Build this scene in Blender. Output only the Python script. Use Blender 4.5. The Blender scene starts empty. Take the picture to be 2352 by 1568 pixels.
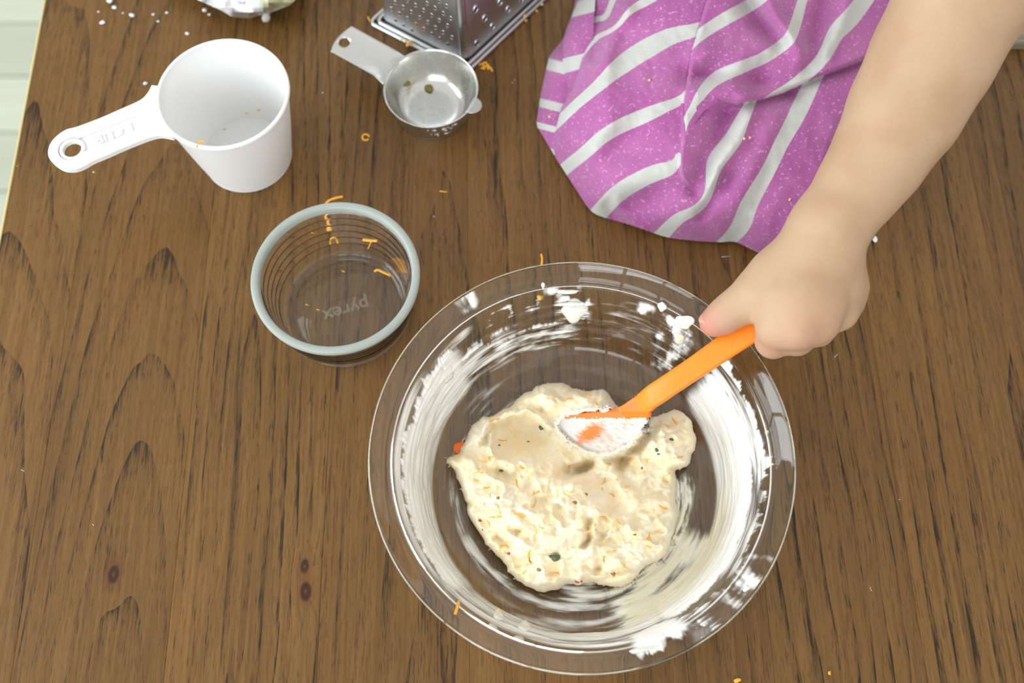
import bpy, bmesh, math
import numpy as np
from mathutils import Vector, Matrix
from mathutils.geometry import delaunay_2d_cdt
R = math.radians
SC = bpy.context.scene
COL = SC.collection

# ------------------------------------------------------------------ camera, world, windows' light, exposure
FP, TILT, CH = 2468.0, R(22.86), 0.60          # focal length in pixels of the 2352x1568 frame, tilt from straight down, height over table
cam_d = bpy.data.cameras.new('camera'); cam = bpy.data.objects.new('camera', cam_d); COL.objects.link(cam)
cam.location = (0, 0, CH); cam.rotation_euler = (TILT, 0, 0)
cam_d.sensor_width = 36; cam_d.lens = FP * 36 / 2352; cam_d.clip_start = .01
cam_d.dof.use_dof = True; cam_d.dof.focus_distance = .585; cam_d.dof.aperture_fstop = 5.6
SC.camera = cam
SC.view_settings.view_transform = 'Standard'; SC.view_settings.look = 'None'
SC.view_settings.gamma = 1; SC.view_settings.use_curve_mapping = False
SC.view_settings.exposure = 0.0
W = bpy.data.worlds.new('world'); SC.world = W; W.use_nodes = True
bg = W.node_tree.nodes['Background']; bg.inputs[0].default_value = (1, .99, .955, 1); bg.inputs[1].default_value = .98
PANE_LIGHT = 5.8

# ------------------------------------------------------------------ helpers
_c, _s = math.cos(TILT), math.sin(TILT)
def P(x, y, z):
    """pixel + height above the table -> world point (arrays allowed)"""
    x = np.asarray(x, float); y = np.asarray(y, float); z = np.asarray(z, float)
    u = (x - 1176) / FP; v = -(y - 784) / FP
    dx, dy, dz = u, v * _c + _s, v * _s - _c
    t = (z - CH) / dz
    return np.stack([t * dx, t * dy, CH + t * dz], -1)
def P3(x, y, z): return Vector(P(x, y, z))
def ray(x, y):
    a = P3(x, y, 0); o = Vector((0, 0, CH)); return o, (a - o).normalized()
def on_plane(x, y, p0, n):
    o, d = ray(x, y); return o + d * ((p0 - o).dot(n) / d.dot(n))

def tag(o, label=None, cat=None, group=None, kind=None):
    if label: o['label'] = label
    if cat: o['category'] = cat
    if group: o['group'] = group
    if kind: o['kind'] = kind
    return o
def empty(name, loc=(0, 0, 0), rz=0):
    o = bpy.data.objects.new(name, None); COL.objects.link(o)
    o.location = loc; o.rotation_euler = (0, 0, rz); o.empty_display_size = .02
    return o
def link(name, me, m=None, parent=None, smooth=True, loc=None):
    o = bpy.data.objects.new(name, me); COL.objects.link(o)
    if m is not None and not me.materials:
        for q in (m if isinstance(m, (list, tuple)) else [m]): me.materials.append(q)
    if smooth: me.polygons.foreach_set('use_smooth', [True] * len(me.polygons))
    if parent is not None:
        o.parent = parent
        wm = Matrix.Translation(parent.location) @ parent.rotation_euler.to_matrix().to_4x4()
        if parent.parent is not None:
            pp = parent.parent
            wm = Matrix.Translation(pp.location) @ pp.rotation_euler.to_matrix().to_4x4() @ parent.matrix_parent_inverse @ wm
        o.matrix_parent_inverse = wm.inverted()
    if loc is not None: o.location = loc
    return o
def mesh(name, v, f):
    me = bpy.data.meshes.new(name); me.from_pydata([tuple(map(float, p)) for p in v], [], [tuple(map(int, q)) for q in f]); me.update(); return me
def fattr(me, name, vals):
    a = me.attributes.new(name, 'FLOAT', 'POINT'); a.data.foreach_set('value', np.asarray(vals, np.float32))
def from_bm(name, bm):
    me = bpy.data.meshes.new(name); bmesh.ops.recalc_face_normals(bm, faces=bm.faces); bm.to_mesh(me); bm.free(); return me
def box_bm(cx, cy, cz, sx, sy, sz, bev=0, seg=2):
    bm = bmesh.new(); bmesh.ops.create_cube(bm, size=1)
    for v in bm.verts: v.co = Vector((cx + v.co.x * sx, cy + v.co.y * sy, cz + v.co.z * sz))
    if bev: bmesh.ops.bevel(bm, geom=list(bm.edges), offset=bev, segments=seg, affect='EDGES', profile=.5)
    return bm
def lathe(prof, seg=128, centre=(0, 0), closed=True):
    """revolve a closed (r,z) profile; ends on the axis are merged"""
    v = []; f = []; n = len(prof); idx = []
    for (r, z) in prof:
        if r < 1e-6: idx.append([len(v)] * seg); v.append((centre[0], centre[1], z))
        else:
            b = len(v); idx.append([b + k for k in range(seg)])
            for k in range(seg):
                a = 2 * math.pi * k / seg; v.append((centre[0] + r * math.cos(a), centre[1] + r * math.sin(a), z))
    m = n if closed else n - 1
    for i in range(m):
        A, B = idx[i], idx[(i + 1) % n]
        for k in range(seg):
            q = []
            for t in (A[k], A[(k + 1) % seg], B[(k + 1) % seg], B[k]):
                if t not in q: q.append(t)
            if len(q) > 2: f.append(q)
    me = mesh('lathe', v, f)
    bm = bmesh.new(); bm.from_mesh(me); bmesh.ops.recalc_face_normals(bm, faces=bm.faces); bm.to_mesh(me); bm.free()
    return me
def smooth_prof(pts, sub=4):
    """Catmull-Rom through an open (r,z) profile"""
    out = []; n = len(pts)
    for i in range(n - 1):
        p0 = pts[max(i - 1, 0)]; p1 = pts[i]; p2 = pts[i + 1]; p3 = pts[min(i + 2, n - 1)]
        for k in range(sub):
            t = k / sub
            out.append(tuple(.5 * (2 * p1[j] + (p2[j] - p0[j]) * t + (2 * p0[j] - 5 * p1[j] + 4 * p2[j] - p3[j]) * t * t + (3 * p1[j] - p0[j] - 3 * p2[j] + p3[j]) * t ** 3) for j in (0, 1)))
    out.append(pts[-1]); return [(max(r, 0), z) for r, z in out]
def tube(pts, rad, sides=6, flat=1.0, cap=True):
    """tube along 3-D points; rad number or list; flat squashes it vertically"""
    pts = [Vector(p) for p in pts]; n = len(pts)
    if not hasattr(rad, '__len__'): rad = [rad] * n
    v = []; f = []
    for i, p in enumerate(pts):
        t = (pts[min(i + 1, n - 1)] - pts[max(i - 1, 0)]).normalized()
        up = Vector((0, 0, 1)) if abs(t.z) < .95 else Vector((0, 1, 0))
        s = t.cross(up).normalized(); u = s.cross(t)
        for k in range(sides):
            a = 2 * math.pi * k / sides + .3
            v.append(p + s * math.cos(a) * rad[i] + u * math.sin(a) * rad[i] * flat)
    for i in range(n - 1):
        for k in range(sides):
            f.append((i * sides + k, i * sides + (k + 1) % sides, (i + 1) * sides + (k + 1) % sides, (i + 1) * sides + k))
    if cap: f.append(list(range(sides))[::-1]); f.append([(n - 1) * sides + k for k in range(sides)])
    return mesh('tube', v, f)
def plate(name, outlines, depth, bevel=0, res=2):
    """2-D outlines (first outer, others holes) -> solid plate mesh, centred on z=0"""
    cu = bpy.data.curves.new(name, 'CURVE'); cu.dimensions = '2D'; cu.fill_mode = 'BOTH'
    cu.extrude = depth / 2 - bevel; cu.bevel_depth = bevel; cu.bevel_resolution = res
    for o in outlines:
        sp = cu.splines.new('POLY'); sp.points.add(len(o) - 1)
        for q, p in zip(sp.points, o): q.co = (p[0], p[1], 0, 1)
        sp.use_cyclic_u = True
    ob = bpy.data.objects.new('tmp', cu); COL.objects.link(ob)
    me = bpy.data.meshes.new_from_object(ob.evaluated_get(bpy.context.evaluated_depsgraph_get()))
    bpy.data.objects.remove(ob); return me
def text_mesh(body, size, depth, bevel=0):
    cu = bpy.data.curves.new('t', 'FONT'); cu.body = body; cu.size = size; cu.extrude = depth; cu.bevel_depth = bevel
    cu.align_x = 'CENTER'; cu.align_y = 'CENTER'; cu.resolution_u = 3
    ob = bpy.data.objects.new('tmp', cu); COL.objects.link(ob)
    me = bpy.data.meshes.new_from_object(ob.evaluated_get(bpy.context.evaluated_depsgraph_get()))
    bpy.data.objects.remove(ob); return me
def chaikin(pts, n=2, closed=True):
    pts = [np.array(p, float) for p in pts]
    for _ in range(n):
        o = []; m = len(pts)
        if not closed: o.append(pts[0])
        for i in range(m if closed else m - 1):
            a, b = pts[i], pts[(i + 1) % m]; o += [a * .75 + b * .25, a * .25 + b * .75]
        if not closed: o.append(pts[-1])
        pts = o
    return np.array(pts)

# numpy noise
def _hash(i, j, s):
    h = (i.astype(np.int64) * 374761393 + j.astype(np.int64) * 668265263 + s * 1442695041) & 0xffffffff
    h = ((h ^ (h >> 13)) * 1274126177) & 0xffffffff
    return ((h ^ (h >> 16)) & 0xffff) / 65535.0 * 2 * math.pi
def perlin(x, y, s=0):
    x = np.asarray(x, float); y = np.asarray(y, float)
    i = np.floor(x); j = np.floor(y); fx = x - i; fy = y - j
    i = i.astype(np.int64); j = j.astype(np.int64)
    def g(a, b, dx, dy):
        t = _hash(i + a, j + b, s); return np.cos(t) * dx + np.sin(t) * dy
    u = fx ** 3 * (fx * (fx * 6 - 15) + 10); v = fy ** 3 * (fy * (fy * 6 - 15) + 10)
    a = g(0, 0, fx, fy); b = g(1, 0, fx - 1, fy); c = g(0, 1, fx, fy - 1); d = g(1, 1, fx - 1, fy - 1)
    return (a + (b - a) * u + (c - a) * v + (a - b - c + d) * u * v) * 1.5
def fbm(x, y, s=0, o=4):
    r = 0; a = 1; t = 0
    for k in range(o): r = r + a * perlin(np.asarray(x) * 2 ** k, np.asarray(y) * 2 ** k, s + k * 17); t += a; a *= .5
    return r / t
def sstep(a, b, x): t = np.clip((np.asarray(x, float) - a) / (b - a), 0, 1); return t * t * (3 - 2 * t)
def gauss(x, y, cx, cy, sx, sy, rot=0):
    c, s = math.cos(R(rot)), math.sin(R(rot)); dx = x - cx; dy = y - cy
    a = (c * dx + s * dy) / sx; b = (-s * dx + c * dy) / sy
    return np.exp(-.5 * (a * a + b * b))
def seg_near(px, py, pl, closed=False):
    """distance to a polyline and the nearest point"""
    pl = np.asarray(pl, float); n = len(pl); best = np.full(np.shape(px), 1e9); bx = np.zeros_like(best); by = np.zeros_like(best)
    for i in range(n if closed else n - 1):
        a = pl[i]; b = pl[(i + 1) % n]; d = b - a; L = d @ d + 1e-12
        t = np.clip(((px - a[0]) * d[0] + (py - a[1]) * d[1]) / L, 0, 1)
        qx = a[0] + t * d[0]; qy = a[1] + t * d[1]; e = np.hypot(px - qx, py - qy); m = e < best
        best = np.where(m, e, best); bx = np.where(m, qx, bx); by = np.where(m, qy, by)
    return best, bx, by
def inside(px, py, poly):
    poly = np.asarray(poly, float); n = len(poly); r = np.zeros(np.shape(px), bool)
    for i in range(n):
        x1, y1 = poly[i]; x2, y2 = poly[(i + 1) % n]
        c = ((y1 > py) != (y2 > py)) & (px < (x2 - x1) * (py - y1) / (y2 - y1 + 1e-12) + x1); r ^= c
    return r
def ridge(x, y, pl, w): d, _, _ = seg_near(x, y, pl); return np.exp(-(d / w) ** 2)
def grid_patch(poly, step):
    """2-D grid filling a polygon, rim vertices snapped to its outline -> a,b arrays and faces"""
    poly = np.asarray(poly, float); lo = poly.min(0) - step; hi = poly.max(0) + step
    xs = np.arange(lo[0], hi[0] + step, step); ys = np.arange(lo[1], hi[1] + step, step)
    X, Y = np.meshgrid(xs, ys); ins = inside(X, Y, poly); d, qx, qy = seg_near(X, Y, poly, True)
    keep = ins | (d < step * 1.3)
    snap = keep & ((~ins) | (d < step * .3)); X = np.where(snap, qx, X); Y = np.where(snap, qy, Y)
    ok = lambda s: s[:-1, :-1] * 1 + s[1:, :-1] * 1 + s[:-1, 1:] * 1 + s[1:, 1:] * 1
    F = (ok(ins) >= 1) & (ok(keep) == 4)
    idx = np.arange(X.size).reshape(X.shape)
    q = np.stack([idx[:-1, :-1][F], idx[1:, :-1][F], idx[1:, 1:][F], idx[:-1, 1:][F]], -1)
    u, inv = np.unique(q, return_inverse=True); q = inv.reshape(q.shape)
    return X.ravel()[u], Y.ravel()[u], q
def rbf_fit(pts, vals):
    pts = np.asarray(pts, float) / 1000; n = len(pts); vals = np.asarray(vals, float)
    phi = lambda r: np.where(r > 1e-9, r * r * np.log(np.maximum(r, 1e-9)), 0)
    K = phi(np.linalg.norm(pts[:, None] - pts[None], axis=-1)) + np.eye(n) * 2e-4
    Q = np.c_[np.ones(n), pts]; A = np.block([[K, Q], [Q.T, np.zeros((3, 3))]])
    w = np.linalg.solve(A, np.r_[vals, 0, 0, 0])
    def f(x, y):
        q = np.stack([np.ravel(x), np.ravel(y)], -1) / 1000; out = []
        for c in np.array_split(q, max(1, len(q) // 4000)):
            out.append(phi(np.linalg.norm(c[:, None] - pts[None], axis=-1)) @ w[:n] + np.c_[np.ones(len(c)), c] @ w[n:])
        return np.concatenate(out).reshape(np.shape(x))
    return f

# shader helpers
class S:
    """shader maths by operator overloading"""
    def __init__(self, nt, s): self.nt, self.s = nt, s
    def _m(self, op, *a, clamp=False):
        n = self.nt.nodes.new('ShaderNodeMath'); n.operation = op; n.use_clamp = clamp
        for i, q in enumerate(a):
            if isinstance(q, S): self.nt.links.new(q.s, n.inputs[i])
            else: n.inputs[i].default_value = q
        return S(self.nt, n.outputs[0])
    def __add__(s, o): return s._m('ADD', s, o)
    __radd__ = __add__
    def __sub__(s, o): return s._m('SUBTRACT', s, o)
    def __rsub__(s, o): return s._m('SUBTRACT', o, s)
    def __mul__(s, o): return s._m('MULTIPLY', s, o)
    __rmul__ = __mul__
    def __truediv__(s, o): return s._m('DIVIDE', s, o)
    def __pow__(s, o): return s._m('POWER', s, o)
    def sqrt(s): return s._m('SQRT', s)
    def frac(s): return s._m('FRACT', s)
    def abs(s): return s._m('ABSOLUTE', s)
    def exp(s): return s._m('EXPONENT', s)
    def sin(s): return s._m('SINE', s)
    def clamp(s): return s._m('ADD', s, 0.0, clamp=True)
    def step(s, a, b):
        n = s.nt.nodes.new('ShaderNodeMapRange'); n.interpolation_type = 'SMOOTHSTEP'; s.nt.links.new(s.s, n.inputs[0])
        n.inputs[1].default_value = a; n.inputs[2].default_value = b; return S(s.nt, n.outputs[0])
class M:
    def __init__(self, name, col=(.8, .8, .8), rough=.5, metal=0, **kw):
        self.m = bpy.data.materials.new(name); self.m.use_nodes = True; self.nt = self.m.node_tree
        self.b = self.nt.nodes['Principled BSDF']; i = self.b.inputs
        i['Base Color'].default_value = (*col, 1); i['Roughness'].default_value = rough; i['Metallic'].default_value = metal
        for k, v in kw.items():
            i[k.replace('_', ' ')].default_value = v
    def coord(self, kind='Object', obj=None):
        n = self.nt.nodes.new('ShaderNodeTexCoord'); n.object = obj; return n.outputs[kind]
    def sep(self, v):
        n = self.nt.nodes.new('ShaderNodeSeparateXYZ'); self.nt.links.new(v, n.inputs[0]); return [S(self.nt, o) for o in n.outputs]
    def comb(self, x, y, z):
        n = self.nt.nodes.new('ShaderNodeCombineXYZ')
        for i, q in enumerate((x, y, z)):
            if isinstance(q, S): self.nt.links.new(q.s, n.inputs[i])
            else: n.inputs[i].default_value = q
        return n.outputs[0]
    def attr(self, name, typ='GEOMETRY'):
        n = self.nt.nodes.new('ShaderNodeAttribute'); n.attribute_name = name; n.attribute_type = typ; return S(self.nt, n.outputs['Fac'])
    def noise(self, v, scale, detail=2, rough=.5, dist=0):
        n = self.nt.nodes.new('ShaderNodeTexNoise'); self.nt.links.new(v, n.inputs['Vector'])
        n.inputs['Scale'].default_value = scale; n.inputs['Detail'].default_value = detail; n.inputs['Roughness'].default_value = rough; n.inputs['Distortion'].default_value = dist
        return S(self.nt, n.outputs[0])
    def mix(self, f, a, b, blend='MIX'):
        n = self.nt.nodes.new('ShaderNodeMix'); n.data_type = 'RGBA'; n.blend_type = blend
        for sock, q in ((n.inputs[0], f), (n.inputs[6], a), (n.inputs[7], b)):
            if isinstance(q, S): self.nt.links.new(q.s, sock)
            elif isinstance(q, tuple): sock.default_value = (*q, 1)
            elif isinstance(q, (int, float)): sock.default_value = q
            else: self.nt.links.new(q, sock)
        return n.outputs[2]
    def set(self, name, v): self.nt.links.new(v.s if isinstance(v, S) else v, self.b.inputs[name])
    def bump(self, h, strength=.3, dist=.001):
        n = self.nt.nodes.new('ShaderNodeBump'); n.inputs['Strength'].default_value = strength; n.inputs['Distance'].default_value = dist
        self.nt.links.new(h.s, n.inputs['Height']); self.nt.links.new(n.outputs[0], self.b.inputs['Normal'])
def lin(r, g, b):
    f = lambda c: (c / 255 / 12.92) if c < 11 else ((c / 255 + .055) / 1.055) ** 2.4
    return (f(r), f(g), f(b))

# ------------------------------------------------------------------ table frame
e0 = P3(105, 0, 0); e1 = P3(0, 560, 0)
TROT = math.atan2(-(e0.x - e1.x), e0.y - e1.y)           # the table's left edge leans a little
table = empty('dining_table', (0, 0, 0), TROT)
tag(table, 'walnut brown wooden table top under all the cooking things', 'table')
def to_table(p): return Matrix.Rotation(-TROT, 3, 'Z') @ Vector(p)
EDGE = to_table(e0).x

# wood
def make_wood():
    m = M('walnut_planks', rough=.36); m.b.inputs['Specular IOR Level'].default_value = .32
    x, y, z = m.sep(m.coord('Object', table))
    A = lambda n: m.attr(n, 'OBJECT')
    seed, xc, d0, sl, tone = A('seed'), A('heart'), A('depth'), A('slope'), A('tone')
    wob = m.noise(m.comb(x * 9, y * 3.2, seed), 1, 3, .55) - .5
    wob2 = m.noise(m.comb(x * 60, y * 14, seed), 1, 2) - .5
    X = x - xc + wob * .022
    D = d0 + sl * y + wob * .016
    r = (X * X + D * D).sqrt() + wob2 * .0022
    for kx, ky, s in KNOTS:
        dx = (x - kx) * 1.25; dy = (y - ky) * .62
        r = r + (((dx * dx + dy * dy) / (s * s * 5.0)) * -1.0).exp() * (s * 1.5)
    ph = r * 135
    t = ph.frac()
    patch = m.noise(m.comb(x * 34, y * 6, seed), 1, 2).step(.36, .64)
    late = (t ** 6.0) * (.25 + .75 * patch)
    pore = m.noise(m.comb(x * 1250, y * 95, seed), 1, 2, .6)
    pore2 = m.noise(m.comb(x * 520, y * 34, seed + 3.1), 1, 2, .65)
    line = m.noise(m.comb((x + wob * .02) * 260, y * 3.5, seed + 5.), 1, 3, .6)
    pm = pore.step(.53, .64) * (.35 + .65 * t) * .95 + pore2.step(.57, .68) * (.15 + 1.0 * late + .45 * patch * t)
    fib = m.noise(m.comb(x * 420, y * 9, seed), 1, 3, .6)
    cloud = m.noise(m.comb(x * 16, y * 4, seed + 9.), 1, 3)
    dark = (late * (.35 + .9 * pore2.step(.4, .6)) + pm * .62 + line.step(.58, .74) * .45).clamp()
    base = m.mix((fib * 1.1 + cloud * .8 - .45).clamp(), lin(84, 58, 25), lin(143, 105, 55))
    base = m.mix(cloud.step(.5, .75) * .45, base, lin(114, 74, 34))
    base = m.mix(dark, base, lin(36, 26, 10))
    base = m.mix(tone, base, lin(70, 43, 18))
    for kx, ky, s in KNOTS:
        dx = (x - kx) + (wob2 * .004); dy = (y - ky) * .62
        q = (dx * dx + dy * dy).sqrt()
        base = m.mix((1 - q.step(s * .8, s * 2.2)) * .45, base, lin(104, 62, 30))
        base = m.mix((1 - q.step(s * .55, s * .95)) * .9, base, lin(46, 24, 12))
        base = m.mix((1 - q.step(s * .1, s * .3)) * .6, base, lin(98, 62, 34))
    m.set('Base Color', base)
    m.set('Roughness', .30 + .16 * fib + .12 * dark)
    m.bump(fib * .3 - dark * .6, .10, .0005)
    return m.m
KNOTS = []
for kx, ky, s in ((262, 1318, .0042), (700, 1300, .0034), (703, 1358, .0044)):
    q = to_table(P3(kx, ky, 0)); KNOTS.append((q.x, q.y, s))
wood = make_wood()
seam0 = to_table(P3(735, 1400, 0)).x; PW = to_table(P3(1085, 1540, 0)).x - to_table(P3(735, 1540, 0)).x
rng = np.random.default_rng(7)
YA, YB, TH = -.30, 1.0, .024
xs = [seam0 + k * PW for k in range(-12, 14)]; xs = [EDGE] + [q for q in xs if EDGE + .02 < q < .86]
heart = {0: (-.02, .05, .09), 1: (.012, .02, .10), 2: (-.008, .012, -.07), 3: (.02, .05, .03), 4: (-.05, .06, .02), 5: (.05, .08, -.02), 6: (-.06, .05, .03), 7: (.05, .07, .02)}
for k in range(len(xs) - 1):
    a, b = xs[k], xs[k + 1]
    bm = box_bm((a + b) / 2, (YA + YB) / 2, -TH / 2, b - a, YB - YA, TH, .00022, 1)
    o = link('plank', from_bm('plank', bm), wood, table, False)
    o.matrix_parent_inverse = Matrix.Identity(4)
    h = heart.get(k, (rng.uniform(-.06, .06), rng.uniform(.03, .08), rng.uniform(-.04, .04)))
    o['seed'] = float(k * 3.7 + 1.3); o['heart'] = (a + b) / 2 + h[0]; o['depth'] = h[1]; o['slope'] = h[2]
    o['tone'] = [.16, .22, .12, .26, .18, .30, .20, .14, .24][k % 9]
edge_m = M('pale_edge', lin(205, 190, 130), .45).m
o = link('edge_band', from_bm('edge', box_bm(EDGE - .0009, (YA + YB) / 2, -TH / 2 - .0003, .0018, YB - YA, TH, .0006)), edge_m, table); o.matrix_parent_inverse = Matrix.Identity(4)
leg_m = M('table_leg_wood', lin(110, 74, 38), .5).m
for lx, ly in ((EDGE + .06, YA + .06), (EDGE + .06, YB - .06), (xs[-1] - .06, YA + .06), (xs[-1] - .06, YB - .06)):
    o = link('table_leg', from_bm('leg', box_bm(lx, ly, -TH - .363, .06, .06, .726, .004)), leg_m, table); o.matrix_parent_inverse = Matrix.Identity(4)

# ------------------------------------------------------------------ room: floor, two walls, two windows
def floor_mat():
    m = M('pale_floor', rough=.42); x, y, z = m.sep(m.coord('Object')); s = m.attr('seed', 'OBJECT')
    n = m.noise(m.comb(x * 3, y * 40, s * 7), 1, 4, .6)
    m.set('Base Color', m.mix((n * .6 + s * .5).clamp(), lin(176, 180, 160), lin(214, 220, 206))); return m.m
fm = floor_mat()
FZ = -.75
floor = link('floor', from_bm('floor', box_bm(0, .8, FZ - .012, 4.4, 4.4, .02)), M('subfloor', lin(120, 118, 105), .8).m, None, False); tag(floor, kind='structure')
pl = from_bm('floor_plank', box_bm(0, 0, 0, .797, .097, .012, .001, 1))
for j in range(14):
    for i in range(-3, 2):
        o = link('plank', pl, fm, floor, False); o.location = (-.5 + i * .8 + (j % 3) * .27 + .1, .35 + j * .1, FZ + .004); o['seed'] = float(rng.uniform(0, 1))
wall_m = M('wall_paint', lin(226, 222, 212), .8).m; frame_m = M('window_white', (.85, .85, .83), .5).m
pane_m = M('daylight_pane', (.8, .9, 1), .3); pane_m.b.inputs['Emission Color'].default_value = (.90, .96, 1, 1); pane_m.b.inputs['Emission Strength'].default_value = PANE_LIGHT; pane_m = pane_m.m
def wall_window(side, wname, axis, pos, c, half, z0, z1, ext):
    """wall made of four slabs round the opening; window with bars and panes"""
    def slab(u0, u1, w0, w1, t=.06):
        cu, cw = (u0 + u1) / 2, (w0 + w1) / 2
        return box_bm(pos, cu, cw, t, u1 - u0, w1 - w0) if axis == 'x' else box_bm(cu, pos, cw, u1 - u0, t, w1 - w0)
    bm = bmesh.new()
    for a in ((ext[0], c - half, FZ, 1.9), (c + half, ext[1], FZ, 1.9), (c - half, c + half, FZ, z0), (c - half, c + half, z1, 1.9)):
        b = slab(*a); me = bpy.data.meshes.new('s'); b.to_mesh(me); b.free(); bm.from_mesh(me)
    tag(link('wall_' + side, from_bm('wall', bm), wall_m, None, False), kind='structure')
    w = empty(wname, (pos, c, z0) if axis == 'x' else (c, pos, z0)); tag(w, kind='structure')
    n = 3; m = 2
    for i in range(n + 1):
        u = c - half + 2 * half * i / n; link('window_bar', from_bm('b', slab(u - .02, u + .02, z0, z1, .05)), frame_m, w, False)
    for i in range(m + 1):
        u = z0 + (z1 - z0) * i / m; link('window_rail', from_bm('b', slab(c - half, c + half, u - .02, u + .02, .045)), frame_m, w, False)
    for i in range(n):
        for j in range(m):
            u0 = c - half + 2 * half * i / n; v0 = z0 + (z1 - z0) * j / m
            link('window_pane_offscreen', from_bm('p', slab(u0 + .02, u0 + 2 * half / n - .02, v0 + .02, v0 + (z1 - z0) / m - .02, .006)), pane_m, w, False)
wall_window('left', 'window_left_offscreen', 'x', -1.75, .15, .75, .15, 1.55, (-1.4, 3.0))
wall_window('front', 'window_front_offscreen', 'y', -1.42, -.65, .8, .55, 1.7, (-1.75, 2.2))

# ------------------------------------------------------------------ glass
def thin_glass(name, tint=(1, 1, 1)):
    """clear sheet glass: see-through with mirror-like reflection growing towards grazing angles"""
    m = M(name); nt = m.nt; N = nt.nodes.new
    tr = N('ShaderNodeBsdfTransparent'); tr.inputs[0].default_value = (*tint, 1)
    gl = N('ShaderNodeBsdfGlossy'); gl.inputs['Roughness'].default_value = .03
    lw = N('ShaderNodeLayerWeight'); f = S(nt, lw.outputs['Facing']); f = .035 + .85 * (f ** 4.0)
    a = N('ShaderNodeMixShader'); nt.links.new(f.s, a.inputs[0]); nt.links.new(tr.outputs[0], a.inputs[1]); nt.links.new(gl.outputs[0], a.inputs[2])
    nt.links.new(a.outputs[0], nt.nodes['Material Output'].inputs[0]); return m.m
glass_m = thin_glass('clear_glass', (.985, .99, .98)); glass_g = thin_glass('greenish_glass', (.975, .985, .97))
glass_wall = M('bowl_wall_glass', (.985, .99, .98), .0, Transmission_Weight=1.0, IOR=1.16, Coat_Weight=1.0, Coat_Roughness=.02).m
glass_solid = M('solid_glass', (.97, .985, .97), .0, Transmission_Weight=1.0, IOR=1.42).m

# pie dish
BC = (0.0361, 0.1636)
IN = smooth_prof([(0, .0062), (.060, .0062), (.0765, .0064), (.0815, .0080), (.0845, .0125), (.0905, .0320), (.0960, .0500), (.0990, .0565), (.1040, .0595), (.1085, .0628), (.1100, .0642)], 5)
OUT = smooth_prof([(.1100, .0642), (.1107, .0638), (.1108, .0628), (.1098, .0612), (.1062, .0585), (.1012, .0548), (.0990, .0500), (.0942, .0320), (.0885, .0105), (.0855, .0040), (.0810, .0012), (.0740, .0002), (.060, 0), (0, 0)], 4)
dish = empty('glass_pie_dish', (BC[0], BC[1], 0))
tag(dish, 'large clear glass pie dish with wide rim, smeared with cream', 'dish')
RB = .0992
i_in = [p for p in IN if p[0] <= RB]; i_out = [p for p in OUT if p[0] > RB + .002 or p[1] > .0545]; o_body = [p for p in OUT if not (p[0] > RB + .002 or p[1] > .0545)]
link('dish_body', lathe(i_in + o_body, 220, BC, False), glass_m, dish)
link('rim', lathe([p for p in IN if p[0] > RB - .0004] + i_out[1:], 220, BC, True), glass_solid, dish)
inr = np.array([p[0] for p in IN]); inz = np.array([p[1] for p in IN])
def dish_z(r): return np.interp(r, inr, inz)
def hit_profile(px, py, c, zf, h):
    """height at which the pixel's ray meets a bowl's inner surface"""
    lo, hi = 0.0, h
    o, d = ray(px, py); zs = np.linspace(h, .0, 400)
    for z in zs:
        q = P(px, py, z)
        if z <= zf(math.hypot(q[0] - c[0], q[1] - c[1])): return z
    return 0.0

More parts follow.
